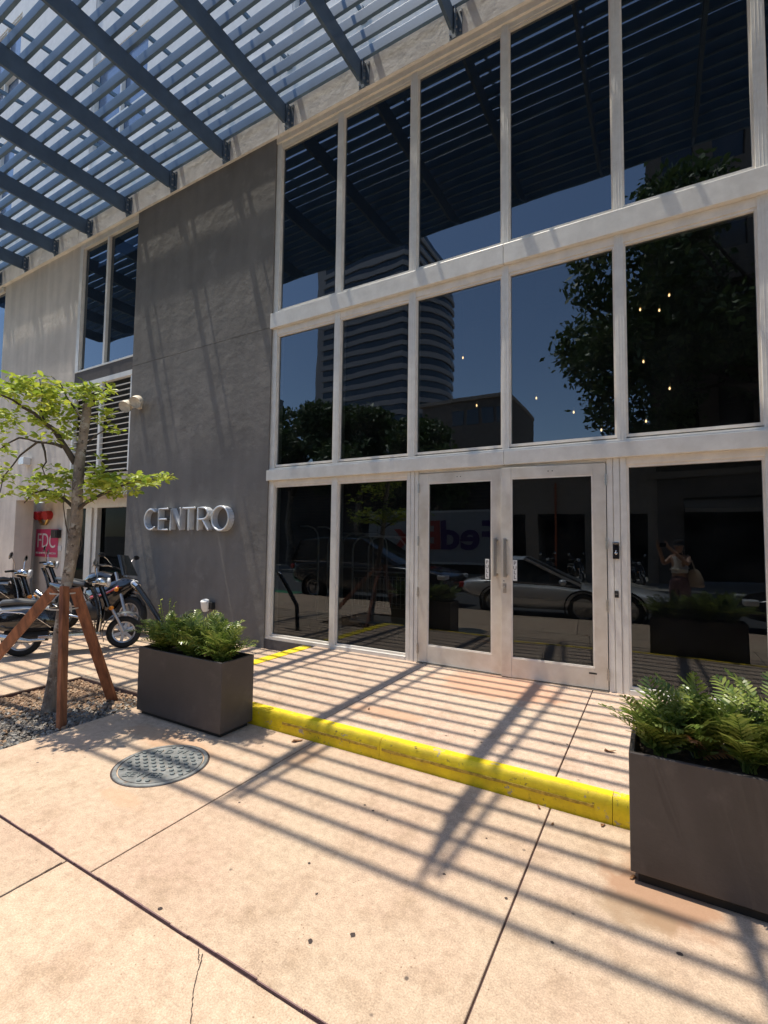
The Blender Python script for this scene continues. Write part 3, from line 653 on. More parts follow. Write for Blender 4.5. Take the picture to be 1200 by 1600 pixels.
def frond(mb, base, az, L, rise, droop, nl, ll, roll=0.):
    d = Vector((math.cos(az), math.sin(az), 0)); side0 = Vector((-d.y, d.x, 0)); pts = []; ph = rise; p = Vector(base); st = L/nl
    for i in range(nl+1):
        pts.append(p.copy()); p = p+(d*math.cos(ph)+Vector((0, 0, 1))*math.sin(ph))*st; ph -= droop/nl*(1+.6*i/nl)
    mb.tube(pts, [.0032*(1-.7*i/nl) for i in range(nl+1)], n=4, caps=False)
    for i in range(int(nl*.16), nl+1):
        t = i/nl; tn = (pts[min(i+1, nl)]-pts[max(i-1, 0)]).normalized(); up = side0.cross(tn).normalized()*-1
        side = (side0*math.cos(roll)+up*math.sin(roll)); l = ll*(math.sin(PI*min(1, .18+.80*t))**.55)*random.uniform(.85, 1.1)
        for sg in (-1, 1):
            dr = (side*sg*random.uniform(.8, 1)+tn*(.45+.5*t)+up*random.uniform(.05, .35)).normalized(); wv = dr.cross(up).normalized()*(.0064+.002*random.random())
            a = pts[i]; m_ = a+dr*l*.55+up*.002; e = a+dr*l-up*l*random.uniform(.05, .25); n0 = len(mb.v)
            mb.v += [tuple(a-wv*.4), tuple(a+wv*.4), tuple(m_+wv), tuple(m_-wv), tuple(e+wv*.3), tuple(e-wv*.3)]
            mb.f += [(n0, n0+1, n0+2, n0+3), (n0+3, n0+2, n0+4, n0+5)]
def fern(x, y, z, R, label, group, n=24, dead=0, seed=0, azb=None):
    random.seed(seed); mb = MB()
    for i in range(n):
        az = 2*PI*i/n*1.0+random.uniform(-.3, .3)
        if azb is not None and random.random() < .45: az = azb+random.uniform(-1, 1)
        L = R*random.uniform(.7, 1.15); inner = random.random()
        frond(mb, (x+random.uniform(-.025, .025), y+random.uniform(-.025, .025), z), az, L, random.uniform(.85, 1.52), random.uniform(.25, 1.0), int(14*L/.4)+3, random.uniform(.08, .115), random.uniform(-.5, .5))
    o = mb.build('fern', 'leaf_fern', origin=(x, y, z)); tag(o, label, 'plant', group)
    if dead:
        db = MB()
        for i in range(dead): frond(db, (x, y, z), random.uniform(-2.6, -.3), R*random.uniform(.5, .8), random.uniform(.6, 1.0), random.uniform(.5, .9), 12, .055, random.uniform(-1, 1))
        db.build('dead_fronds', 'leaf_dead', o)
    return o
planter(-3.972, -2.925, 2.615, 2.955, .035, .575, 'brown-black rectangular planter at the left end of the yellow kerb, shown whole')
planter(-.128, .93, 2.525, 2.87, .05, .58, 'large dark planter on the right in front of the yellow kerb, cut by the frame')
lb = ['leftmost fern plant in the far planter, spreading over its left rim', 'second fern plant from the left in the far planter', 'middle fern plant in the far planter, standing tallest',
      'fourth fern plant from the left in the far planter', 'rightmost fern plant in the far planter, arching over its right rim']
for i, x in enumerate((-3.80, -3.60, -3.40, -3.23, -3.08)):
    fern(x, 2.785+(.04 if i % 2 else -.03), .52, .36+.03*(i == 2)-.04*(i == 4), lb[i], 'ferns in the far planter', 32, 1 if i == 3 else 0, seed=20+i)
lb = ['fern at the left end of the near planter, yellowing tips over the corner', 'bushy fern second from the left in the near planter with some brown fronds', 'middle fern of the near planter, dark green and tall',
      'fern right of the middle in the near planter with fronds hanging over the front', 'rightmost fern of the near planter, largely outside the frame']
for i, x in enumerate((.0, .16, .34, .55, .76)):
    fern(x, 2.70+(.04 if i % 2 else -.02), .54, (.30, .36, .40, .42, .42)[i], lb[i], 'ferns in the near planter', 30, (0, 2, 0, 1, 0)[i], seed=40+i)
# a thin weed sprouting at the left end
random.seed(5); mb = MB()
for k in range(5):
    a = Vector((-3.90+.02*k, 2.80, .52)); tip = a+Vector((random.uniform(-.12, .06), random.uniform(-.05, .1), random.uniform(.38, .48)))
    mb.tube([a, (a+tip)/2+Vector((.02, 0, .02)), tip], .002, n=4, caps=False)
    for q in range(9):
        t = .35+.65*q/8; p = a.lerp(tip, t); d = Vector((random.uniform(-1, 1), random.uniform(-1, 1), random.uniform(-.2, .6))).normalized()*.03; s = d.cross(Vector((0, 0, 1)))*.4; n0 = len(mb.v)
        mb.v += [tuple(p), tuple(p+d*.5+s), tuple(p+d), tuple(p+d*.5-s)]; mb.f.append((n0, n0+1, n0+2, n0+3))
tag(mb.build('weed', 'leaf_bright', origin=(-3.88, 2.8, .52)), 'thin pale weed rising from the left end of the far planter', 'plant')

# ------------------------------------------------------------------ young tree and stakes
D0 = 4.278
T = root('young_tree', (-4.72, 2.30, -.05), 'young staked tree with yellow-green leaves in the gravel bed on the left', 'tree')
def tp(x, y, dd=0.): return at(x, y, D0+dd)
tr = [tp(77, 1118), tp(79, 1100), tp(83.5, 1060), tp(88, 1023), tp(93, 987), tp(101, 931), tp(109, 885), tp(115, 845), tp(120, 805), tp(122, 760), tp(124, 722), tp(130, 685), tp(135, 647), tp(136, 631)]
MB().tube(tr, [.080, .060, .050, .046, .044, .044, .050, .049, .046, .043, .040, .038, .036, .033], n=14, jitter=.09).build('trunk', 'bark', T, smooth=True)
br = MB()
def bz(pts, r0, r1):
    P = [tp(*p) for p in pts]; n = len(P); br.tube(P, [r0+(r1-r0)*i/(n-1) for i in range(n)], n=7, jitter=.1)
bz([(118, 724, 0), (108, 708, -.02), (95, 688, -.06), (83, 670, -.1), (68, 660, -.12), (54, 646, -.15), (37, 637, -.2), (20, 625, -.25), (-10, 612, -.3)], .028, .007)
bz([(97, 698, -.05), (88, 694, .0), (76, 692, .05), (58, 691, .1), (45, 686, .13), (30, 684, .15), (14, 692, .18), (0, 702, .2)], .016, .006)
bz([(66, 693, .08), (70, 705, .06), (72, 722, .04), (66, 731, .02), (70, 742, 0)], .010, .004)
bz([(58, 691, .1), (46, 700, .12), (32, 711, .14), (20, 727, .15), (5, 745, .15), (0, 770, .12)], .010, .004)
bz([(117, 800, 0), (135, 785, -.05), (160, 772, -.08), (200, 755, -.12), (240, 748, -.14), (272, 742, -.16)], .018, .004)
bz([(112, 790, 0), (95, 775, .05), (70, 765, .1), (50, 772, .14), (38, 786, .16)], .016, .004)
bz([(125, 760, 0), (135, 750, .1), (165, 748, .2), (200, 750, .26)], .014, .004)
bz([(134, 650, 0), (145, 630, .04), (160, 612, .06), (176, 600, .08)], .010, .003)
bz([(131, 660, 0), (118, 640, .06), (105, 622, .1), (95, 600, .12), (80, 588, .14)], .012, .003)
bz([(70, 662, -.1), (64, 640, -.12), (66, 620, -.14), (62, 592, -.16)], .009, .003)
bz([(110, 845, 0), (103, 820, -.05), (99, 790, -.06), (101, 770, -.06)], .006, .003)
bz([(118, 880, .02), (128, 850, .08), (126, 812, .1), (130, 790, .12)], .006, .003)
bz([(126, 700, 0), (150, 680, .1), (170, 668, .16), (186, 672, .2)], .008, .003)
br.build('branches', 'bark_dark', T, smooth=True)
random.seed(9); lf = MB()
def leaf(mb, p, d, up, L, W):
    s = d.cross(up).normalized(); n = s.cross(d).normalized(); n0 = len(mb.v)
    q = [(0, 0, 0), (.3, .42, .10), (.68, .42, .10), (1, 0, -.12), (.68, -.42, .10), (.3, -.42, .10), (.5, 0, 0)]
    for a, b, c in q: mb.v.append(tuple(p+d*(a*L)+s*(b*W)+n*(c*W)))
    mb.f += [(n0, n0+1, n0+6), (n0+1, n0+2, n0+6), (n0+2, n0+3, n0+6), (n0, n0+6, n0+5), (n0+6, n0+4, n0+5), (n0+6, n0+3, n0+4)]
def clump(px, py, rx, ry, n, dd=0., ds=.22, Lr=(.046, .082)):
    k = 0
    while k < n:
        # rosettes of 3-6 leaves
        a = random.uniform(0, 2*PI); r = math.sqrt(random.random()); c = tp(px+rx*r*math.cos(a), py+ry*r*math.sin(a), dd+random.uniform(-ds, ds))
        a0 = random.uniform(0, 6)
        for q in range(random.randint(3, 6)):
            an = a0+q*2*PI/5+random.uniform(-.3, .3); d = Vector((math.cos(an), math.sin(an), random.uniform(-.7, .7))).normalized()
            L = random.uniform(*Lr); leaf(lf, c+d*.008, d, Vector((random.uniform(-.9, .9), random.uniform(-.9, .9), 1)), L, L*random.uniform(.45, .6)); k += 1
for c in ((8, 603, 40, 20, 120, -.2), (55, 612, 42, 20, 130, -.15), (78, 622, 30, 20, 90, 0), (100, 632, 26, 20, 90, .05), (116, 608, 18, 12, 55, .08), (133, 612, 18, 14, 60, .03), (152, 622, 14, 15, 45, .05), (172, 604, 10, 6, 18, .08),
          (60, 592, 10, 10, 14, -.15), (40, 650, 32, 16, 80, -.1), (5, 650, 18, 16, 40, -.1), (75, 655, 22, 14, 45, 0), (98, 662, 18, 14, 45, .1), (160, 655, 14, 12, 26, .1), (180, 672, 14, 8, 18, .18), (170, 640, 10, 8, 14, .1),
          (6, 700, 14, 16, 32, .1), (8, 738, 16, 12, 36, .15), (92, 682, 14, 8, 14, -.05), (112, 680, 14, 8, 18, .1), (2, 672, 12, 10, 14, 0), (45, 683, 18, 6, 12, .1),
          (98, 745, 22, 12, 70, .05), (70, 758, 28, 16, 95, .08), (52, 772, 16, 10, 36, .12), (92, 775, 24, 10, 60, 0), (150, 738, 18, 10, 50, -.05), (158, 758, 26, 15, 110, -.03), (190, 750, 26, 13, 95, -.1), (225, 748, 22, 9, 70, -.12), (254, 744, 16, 6, 34, -.14),
          (178, 770, 22, 10, 55, .05), (140, 775, 12, 8, 22, 0), (212, 765, 12, 6, 22, -.1), (75, 730, 10, 6, 10, 0), (155, 718, 7, 5, 8, 0), (40, 770, 8, 8, 8, .1), (12, 765, 10, 16, 16, .12), (112, 700, 8, 6, 6, .1)):
    clump(c[0], c[1], c[2], c[3], int(c[4]*1.25), c[5])
lf.build('crown', 'leaf_bright', T)
K = root('tree_stakes', (-4.7, 2.3, -.05), 'reddish timber stakes strapped in a tripod around the young tree', 'tree support')
tz = Vector(tp(101, 925))
for p, q, w_, t_ in ((tp(84, 922, -.03), Vector((-5.93, 2.06, -.06)), .088, .038), (tp(101, 918, -.11), Vector((-4.29, 2.17, -.06)), .032, .088), (tp(117, 920, .0), Vector((-4.575, 2.77, -.06)), .088, .038)):
    d = (q-p).normalized(); side = CF; MB().beam(p-d*.01, q, w_, t_, up=tuple(side)).build('stake', 'wood_stake', K, bevel=.003)
for yy in (926, 950):
    c = tp(100, yy); mb = MB(); rr = .112 if yy < 930 else .118
    ring = [c+Vector((math.cos(a)*rr, math.sin(a)*rr*.95, 0)) for a in np.linspace(0, 2*PI, 25)]
    for a, b in zip(ring[:-1], ring[1:]): mb.beam(a, b, .003, .012)
    mb.build('strap', 'strap', K)
# ------------------------------------------------------------------ manhole cover
MC = root('manhole_cover', (-2.945, 2.14, 0), 'round cast iron manhole cover with raised studs in the pink paving', 'manhole cover')
mx_, my_ = -2.945, 2.14
MB().lathe((mx_, my_, 0), (0, 0, 1), [(.001, .006), (.262, .006), (.263, -.006), (.27, -.006)], n=56).build('cover', 'cast_iron', MC)
MB().lathe((mx_, my_, 0), (0, 0, 1), [(.27, -.006), (.271, .007), (.294, .006), (.297, .001)], n=56).build('ring', 'cast_iron', MC)
MB().lathe((mx_, my_, 0), (0, 0, 1), [(.2965, .0012), (.307, .0012)], n=56).build('dark_ring', 'crack', MC)  # flat dark ring along the gap around the iron frame
lab = text_mesh('SEWER', .085, 'lettering', 'iron_stud', MC, (mx_+.045, my_-.165, .008), (0, 0, math.radians(28)), extrude=.003)
text_mesh('M D W S', .075, 'lettering', 'iron_stud', MC, (mx_-.07, my_+.15, .008), (0, 0, math.radians(28)), extrude=.003)
ca, sa = math.cos(math.radians(28)), math.sin(math.radians(28)); studs = []
for i in range(-5, 6):
    for j in range(-5, 6):
        u, v = (i+.5*(j % 2))*.056, j*.047
        if math.hypot(u, v) > .245 or (abs(v+.155) < .045 and abs(u+.04) < .16) or (abs(v-.165) < .04 and abs(u) < .14): continue
        studs.append((mx_+u*ca-v*sa, my_+u*sa+v*ca))
for (a, b) in studs: MB().lathe((a, b, .006), (0, 0, 1), [(.0155, 0), (.014, .008), (.001, .010)], n=10).build('stud', 'iron_stud', MC, smooth=True)
# ------------------------------------------------------------------ litter
random.seed(21)
def dry_leaf(x, y, z, s, label):
    mb = MB(); a = random.uniform(0, 6); n = 8; P = []
    for i in range(n):
        t = i/n*2*PI; r = s*(.5+.5*abs(math.cos(t)))*random.uniform(.8, 1.1); P.append((r*math.cos(t), r*.55*math.sin(t)))
    top = []; 
    for (u, v) in P: top.append((x+u*math.cos(a)-v*math.sin(a), y+u*math.sin(a)+v*math.cos(a), z+.004+random.uniform(0, s*.45)))
    n0 = 0; mb.v = top+[(p[0], p[1], p[2]-.002) for p in top]+[(x, y, z+.006), (x, y, z+.003)]
    for i in range(n): j = (i+1) % n; mb.f += [(i, j, 2*n), (n+j, n+i, 2*n+1), (i, n+i, n+j, j)]
    tag(mb.build('dry_leaf', 'leaf_dead', origin=(x, y, z)), label, 'leaf', 'dry leaves on the paving')
dry_leaf(-2.40, 2.90, 0, .045, 'curled brown leaf against the yellow kerb near the joint')
dry_leaf(-.30, 3.62, TZ, .04, 'thin curled leaf on the terrace right of the joint')
dry_leaf(-.62, 2.93, 0, .022, 'small tan leaf bits against the kerb near the right joint')
dry_leaf(-.28, 2.93, 0, .022, 'small brown leaf against the kerb beside the near planter')
dry_leaf(-.52, 2.80, 0, .016, 'tiny brown leaf on the paving just right of the joint')
dry_leaf(-.12, 2.56, 0, .02, 'small leaf at the left foot of the near planter')
dry_leaf(-2.1, 3.45, TZ, .02, 'small brown leaf on the terrace near its left joint')
dry_leaf(-.60, 1.34, 0, .03, 'greenish scrap of leaf at the bottom of the picture by the joint')
sp = MB(); random.seed(4)
def spot(x, y, z, r):
    n = 9; n0 = len(sp.v); sp.v += [(x+r*random.uniform(.6, 1.1)*math.cos(2*PI*k/n), y+r*random.uniform(.6, 1.1)*math.sin(2*PI*k/n), z+.0016) for k in range(n)]; sp.f.append(tuple(range(n0, n0+n)))
for px, py, r in ((485, 1471, .012), (551, 1461, .013), (250, 1420, .011), (483, 1349, .008), (495, 1397, .007), (374, 1254, .008), (583, 1267, .009), (570, 1258, .008), (791, 1404, .008), (694, 1366, .008), (1062, 1491, .012), (863, 1473, .008), (605, 1282, .006), (760, 1310, .006)):
    d = CR*((px-600)/F)+CU*(-(py-800)/F)+CF; t = -CAM.z/d.z; p = CAM+d*t; spot(p.x, p.y, 0, r)
for px, py in ((697, 1150), (650, 1170), (752, 1160), (478, 1135), (886, 1163), (742, 1142), (800, 1172), (560, 1090)):
    d = CR*((px-600)/F)+CU*(-(py-800)/F)+CF; t = (TZ-CAM.z)/d.z; p = CAM+d*t; spot(p.x, p.y, TZ, .009)
struct(sp.build('gum_spots', 'crack'))

# ------------------------------------------------------------------ scooters and a motorcycle
def ell(cx, cz, ry, rz, x, n=14, p=2.4, cy=0.):
    out = []
    for k in range(n):
        a = 2*PI*k/n; c, s = math.cos(a), math.sin(a)
        out.append((x, cy+ry*math.copysign(abs(c)**(2/p), c), cz+rz*math.copysign(abs(s)**(2/p), s)))
    return out
def wheel(parent, x, r, wd, name='wheel', spokes=5, rim='rim_metal', y=0., z=None):
    z = r if z is None else z; h = wd/2
    t = MB().lathe((x, y, z), (0, 1, 0), [(r*.66, -h*.8), (r*.86, -h), (r*.97, -h*.6), (r, 0), (r*.97, h*.6), (r*.86, h), (r*.66, h*.8)], n=36).build(name, 'tyre', parent, smooth=True)
    m = MB().lathe((x, y, z), (0, 1, 0), [(r*.66, -h*.8), (r*.60, -h*.7), (r*.58, 0), (r*.60, h*.7), (r*.66, h*.8)], n=36)
    for k in range(spokes):
        a = 2*PI*k/spokes+.3; m.beam((x, y, z), (x+r*.61*math.cos(a), y, z+r*.61*math.sin(a)), h*.9, r*.14, up=(0, 1, 0))
    m.cyl((x, y-h*.7, z), (x, y+h*.7, z), r*.16, n=16); m.build('rim', rim, t, smooth=True); return t
def scooter(label, group, body='black_gloss', accent='scooter_silver', mirrors=True, rack=True):
    s = root('scooter', (0, 0, 0), label, 'scooter', group); R = .235
    wheel(s, 0, R, .10); wheel(s, 1.24, R, .095, spokes=6)
    b = MB().loft([ell(0, .50, .03, .05, -.36), ell(0, .50, .12, .13, -.30), ell(0, .505, .18, .17, -.15), ell(0, .51, .20, .19, .05), ell(0, .50, .19, .18, .22), ell(0, .48, .15, .17, .34), ell(0, .46, .11, .15, .40)])
    b.build('rear_body', body, s, smooth=True)
    MB().tube([(-.33, -.12, .55), (-.2, -.19, .62), (0, -.205, .60), (.2, -.19, .50), (.34, -.15, .38)], .008, n=6).build('trim', 'chrome', s, smooth=True)
    MB().loft([ell(0, .715, .07, .02, -.30), ell(0, .735, .13, .05, -.24), ell(0, .745, .145, .055, -.05), ell(0, .725, .14, .05, .08), ell(0, .735, .12, .045, .22), ell(0, .72, .06, .02, .36)]).build('seat', 'seat_vinyl', s, smooth=True)
    MB().loft([ell(0, .64, .14, .05, -.26), ell(0, .65, .16, .055, 0), ell(0, .64, .13, .05, .30)]).build('seat_base', accent, s, smooth=True)
    f = MB().box(.33, .90, -.17, .17, .25, .29); f.build('floorboard', body, s, bevel=.012)
    MB().box(.20, .93, -.185, -.165, .235, .275).box(.20, .93, .165, .185, .235, .275).build('floor_trim', 'chrome', s, bevel=.005)
    rings = []
    for i in range(9):
        t = i/8; z = .26+.66*t; x = .90+.06*math.sin(PI*t)-.10*t; wd = .20*(math.sin(PI*(.28+.55*t)))**.6
        rings.append([(x-.012+.05*(1-(2*k/8-1)**2), wd*(2*k/8-1), z) for k in range(9)]+[(x-.03+.05*(1-(2*k/8-1)**2), wd*(2*k/8-1), z) for k in range(8, -1, -1)])
    MB().loft(rings).build('leg_shield', body, s, smooth=True)
    e = MB()
    for sg in (-1, 1): e.tube([(r_[4][0]-.02, sg*abs(r_[0][1]), r_[0][2]) for r_ in rings], .010, n=6)
    e.build('shield_trim', 'chrome', s, smooth=True)
    MB().loft([ell(0, .42, .055, .055, .93), ell(0, .55, .07, .16, .975), ell(0, .70, .05, .14, .97)]).build('front_cover', body, s, smooth=True)
    fe = MB(); rr = []
    for i in range(12):
        a = math.radians(205-i*16); ww = .075*math.sin(PI*(i+1.2)/13.5)**.5
        rr.append([(1.24+(R+.045+.012*(1-abs(k)/3.))*math.cos(a), ww*k/3, R+(R+.045+.03*(1-(k/3)**2))*math.sin(a)) for k in range(-3, 4)])
    fe.loft(rr, caps=False, closed=False); fe.build('front_fender', 'scooter_grey', s, smooth=True)
    k = MB()
    for sg in (-1, 1): k.tube([(1.24, sg*.07, R), (1.15, sg*.075, R+.20), (1.05, sg*.05, .62)], [.018, .02, .02], n=8)
    k.build('fork', 'rim_metal', s, smooth=True)
    MB().tube([(1.02, 0, .62), (.90, 0, .96)], .035, n=10).build('steering_column', body, s, smooth=True)
    MB().loft([ell(0, .98, .05, .04, .80), ell(0, .99, .10, .07, .88), ell(0, .985, .09, .07, .97), ell(0, .98, .06, .055, 1.0)]).build('headset', 'chrome', s, smooth=True)
    MB().lathe((.99, 0, .98), (1, 0, -.1), [(.07, 0), (.072, .03), (.05, .045), (.001, .05)], n=20).build('headlight', 'lamp_glass', s, smooth=True)
    MB().tube([(.78, -.33, 1.0), (.84, -.2, 1.02), (.88, 0, 1.0), (.84, .2, 1.02), (.78, .33, 1.0)], .012, n=8).build('handlebar', 'chrome', s, smooth=True)
    for sg in (-1, 1):
        MB().cyl((.835, sg*.21, 1.02), (.775, sg*.345, 1.0), .018, n=10).build('grip', 'black_plastic', s, smooth=True)
        MB().tube([(.86, sg*.2, 1.0), (.84, sg*.30, .995)], .006, n=6).build('brake_lever', 'chrome', s, smooth=True)
        if mirrors:
            m_ = MB().tube([(.86, sg*.18, 1.03), (.84, sg*.24, 1.16), (.83, sg*.31, 1.24)], .006, n=6).build('mirror_stalk', 'chrome', s, smooth=True)
            MB().lathe((.82, sg*.34, 1.26), (-1, 0, .25), [(.001, -.02), (.04, -.018), (.062, -.004), (.064, 0)], n=20).build('mirror_shell', 'chrome', m_, smooth=True)
            MB().lathe((.82, sg*.34, 1.26), (-1, 0, .25), [(.001, .002), (.060, .002)], n=20).build('mirror_face', 'mirror_glass', m_)
        MB().ball((1.06, sg*.10, .60), .035, .02, .03).build('indicator', 'amber', s, smooth=True)
        MB().ball((-.33, sg*.12, .50), .03).build('indicator', 'amber', s, smooth=True)
    MB().tube([(.28, -.16, .22), (.10, -.19, .22), (-.05, -.20, .26), (-.34, -.20, .33)], [.022, .03, .048, .042], n=12).build('exhaust', 'chrome', s, smooth=True)
    MB().loft([ell(0, .26, .09, .09, -.12, cy=.05), ell(0, .28, .11, .10, .1, cy=.05), ell(0, .28, .09, .09, .3, cy=0.)]).build('engine', 'black_plastic', s, smooth=True)
    MB().ball((-.37, 0, .54), .03, .06, .04).build('tail_light', 'red', s, smooth=True)
    MB().box(-.395, -.385, -.09, .09, .38, .46).build('licence_plate', 'white_plastic', s)
    MB().tube([(.42, .1, .26), (.40, .16, .14), (.36, .19, .02)], .010, n=6).build('stand', 'black_plastic', s, smooth=True)
    if rack:
        r_ = MB()
        for sg in (-.09, 0, .09): r_.tube([(-.18, sg, .76), (-.34, sg, .73), (-.47, sg*.8, .72)], .009, n=6)
        r_.tube([(-.30, -.12, .735), (-.30, .12, .735)], .008, n=6).tube([(-.46, -.10, .72), (-.46, .10, .72)], .008, n=6); r_.tube([(-.36, -.1, .72), (-.30, -.11, .55)], .008, n=6).tube([(-.36, .1, .72), (-.30, .11, .55)], .008, n=6)
        r_.build('rack', 'chrome', s, smooth=True)
    return s
sg_ = 'scooters parked behind the staked tree'
s1 = scooter('glossy black retro scooter with chrome trim and rack, nearest behind the tree stakes', sg_)
s2 = copy_tree(s1); s2['label'] = 'black scooter cut by the left edge behind the one with the chrome rack'
s3 = copy_tree(s1); s3['label'] = 'farthest scooter, in front of the magenta sign, just left of the trunk'
s1.location = (-7.03, 3.03, 0); s1.rotation_euler = (math.radians(-6), 0, math.radians(58)); s1.scale = (.92,)*3
s2.location = (-9.2, 3.0, 0); s2.scale = (.95,)*3; s2.rotation_euler = (math.radians(-7), 0, math.radians(50))
s3.location = (-10.4, 3.9, 0); s3.rotation_euler = (math.radians(-7), 0, math.radians(60))

mt = root('motorcycle', (0, 0, 0), 'black and red motorcycle with windscreen parked against the dark wall', 'motorcycle')
wheel(mt, 0, .30, .13, spokes=7); wheel(mt, 1.36, .30, .11, spokes=7)
MB().loft([ell(0, .82, .03, .03, -.30), ell(0, .80, .09, .05, -.1), ell(0, .76, .13, .06, .2), ell(0, .74, .12, .05, .45)]).build('seat', 'seat_vinyl', mt, smooth=True)
MB().loft([ell(0, .80, .09, .05, .40), ell(0, .84, .15, .11, .55), ell(0, .86, .16, .12, .75), ell(0, .85, .10, .09, .95)]).build('tank', 'black_gloss', mt, smooth=True)
MB().loft([ell(0, .60, .08, .10, .45), ell(0, .55, .19, .22, .75), ell(0, .58, .20, .26, 1.0), ell(0, .72, .15, .18, 1.2), ell(0, .80, .05, .07, 1.38)]).build('fairing', 'black_gloss', mt, smooth=True)
MB().loft([ell(0, .55, .20, .05, .70), ell(0, .62, .212, .05, 1.0), ell(0, .74, .165, .04, 1.2)]).build('fairing_stripe', 'bike_red', mt, smooth=True)
MB().loft([ell(0, .72, .03, .03, -.42), ell(0, .68, .09, .06, -.2), ell(0, .64, .11, .08, .2)]).build('tail', 'black_gloss', mt, smooth=True)
MB().loft([ell(0, .34, .16, .15, .45), ell(0, .36, .18, .18, .65), ell(0, .34, .15, .14, .9)]).build('engine', 'black_plastic', mt, smooth=True)
k = MB()
for s_ in (-1, 1): k.tube([(1.36, s_*.09, .30), (1.2, s_*.10, .66), (1.06, s_*.10, .96)], .024, n=8)
k.build('fork', 'rim_metal', mt, smooth=True)
rr = []
for i in range(7):
    a = math.radians(150-i*20); rr.append([(1.36+.335*math.cos(a), .07*kk/2, .30+(.335+.02*(1-(kk/2)**2))*math.sin(a)) for kk in range(-2, 3)])
MB().loft(rr, caps=False, closed=False).build('front_fender', 'black_gloss', mt, smooth=True)
MB().tube([(.90, -.34, 1.05), (1.0, -.2, 1.06), (1.04, 0, 1.02), (1.0, .2, 1.06), (.90, .34, 1.05)], .012, n=8).build('handlebar', 'chrome', mt, smooth=True)
ws = MB(); rr = []
for i in range(6):
    t = i/5; rr.append([(1.30-.22*t, (.15-.04*t)*math.sin(q), .92+.34*t) if False else (1.24-.20*t+.06*math.cos(q), (.16-.05*t)*math.sin(q), .92+.32*t) for q in np.linspace(-1.4, 1.4, 9)])
ws.loft(rr, caps=False, closed=False); ws.build('windscreen', 'car_glass', mt, smooth=True)
for s_ in (-1, 1):
    MB().cyl((.97, s_*.22, 1.065), (.89, s_*.36, 1.05), .018, n=10).build('grip', 'black_plastic', mt, smooth=True)
    m_ = MB().tube([(1.05, s_*.16, 1.05), (1.0, s_*.24, 1.16), (.99, s_*.30, 1.20)], .007, n=6).build('mirror_stalk', 'chrome', mt, smooth=True)
    MB().ball((.99, s_*.34, 1.22), .02, .065, .04).build('mirror_shell', 'black_gloss', m_, smooth=True)
    MB().ball((1.22, s_*.20, .70), .04, .03, .035).build('indicator', 'amber', mt, smooth=True)
MB().ball((1.36, 0, .80), .05, .07, .06).build('headlight', 'lamp_glass', mt, smooth=True)
MB().tube([(.5, -.12, .22), (.2, -.16, .25), (-.1, -.2, .42), (-.42, -.22, .58)], [.02, .03, .05, .048], n=12).build('exhaust', 'chrome', mt, smooth=True)
MB().tube([(.5, .1, .26), (.48, .16, .14), (.44, .2, .02)], .010, n=6).build('stand', 'black_plastic', mt, smooth=True)
mt.location = (-8.5, 4.25, 0); mt.rotation_euler = (math.radians(-6), 0, math.radians(12))
LP = root('leaning_post', (-5.15, 3.9, 0), 'black steel post with a silver cap leaning behind the far planter', 'post')
MB().tube([(-5.28, 3.84, 0), (-5.33, 3.82, .42), (-5.60, 3.78, .72), (-5.78, 3.75, .90)], .035, n=12).build('shaft', 'black_gloss', LP, smooth=True)
MB().cyl((-5.77, 3.75, .895), (-5.83, 3.74, .93), .042, n=16).build('cap', 'chrome', LP, smooth=True)

# ------------------------------------------------------------------ in the lobby
def cart(x, y, label, basket=False, h=1.75):
    r = root('luggage_cart', (x, y, TZ), label, 'luggage cart', 'carts behind the left shop windows'); z = TZ
    w_, l_ = .5, .95
    MB().box(x-l_/2, x+l_/2, y-w_/2, y+w_/2, z+.20, z+.25).build('platform', 'cart_brass', r, bevel=.015)
    for sy in (-1, 1):
        a = y+sy*(w_/2-.03); P = [(x-l_/2+.03, a, z+.25), (x-l_/2+.03, a, z+h-.2)]+[(x-l_/2+.23-.2*math.cos(t), a, z+h-.2+.2*math.sin(t)) for t in (.5, 1., 1.57)]
        P += [(x+l_/2-.23+.2*math.sin(t), a, z+h-.2+.2*math.cos(t)) for t in (0, .6, 1.1)]+[(x+l_/2-.03, a, z+h-.2), (x+l_/2-.03, a, z+.25)]
        MB().tube(P, .014, n=8).build('hoop', 'cart_brass', r, smooth=True)
    MB().tube([(x, y-w_/2+.03, z+h), (x, y+w_/2-.03, z+h)], .012, n=8).build('hanging_rail', 'cart_brass', r, smooth=True)
    MB().tube([(x-l_/2+.03, y-w_/2+.03, z+.95), (x+l_/2-.03, y-w_/2+.03, z+.95)], .01, n=8).build('side_rail', 'cart_brass', r, smooth=True)
    for sx in (-1, 1):
        for sy in (-1, 1):
            MB().lathe((x+sx*(l_/2-.1), y+sy*(w_/2-.08), z+.09), (0, 1, 0), [(.001, -.02), (.09, -.02), (.09, .02), (.001, .02)], n=16).build('caster', 'black_plastic', r, smooth=True)
    if basket:
        b = MB()
        for k in range(13): xx = x-.42+k*.07; b.box(xx-.003, xx+.003, y-.2, y-.194, z+.45, z+.85).box(xx-.003, xx+.003, y+.194, y+.2, z+.45, z+.85)
        for q in (.45, .65, .85): b.box(x-.42, x+.42, y-.205, y-.2, z+q-.004, z+q+.004).box(x-.42, x+.42, y+.2, y+.205, z+q-.004, z+q+.004)
        b.build('basket', 'cart_brass', r)
    return r
cart(-5.0+.1, 6.0, 'tall hooped luggage cart just inside the leftmost shop window', h=1.6)
cart(-4.35, 6.7, 'hooped luggage cart behind the mullion of the second shop window', h=1.5)
cart(-3.45, 6.1, 'luggage cart with a wire basket inside the second shop window', True, h=1.45)
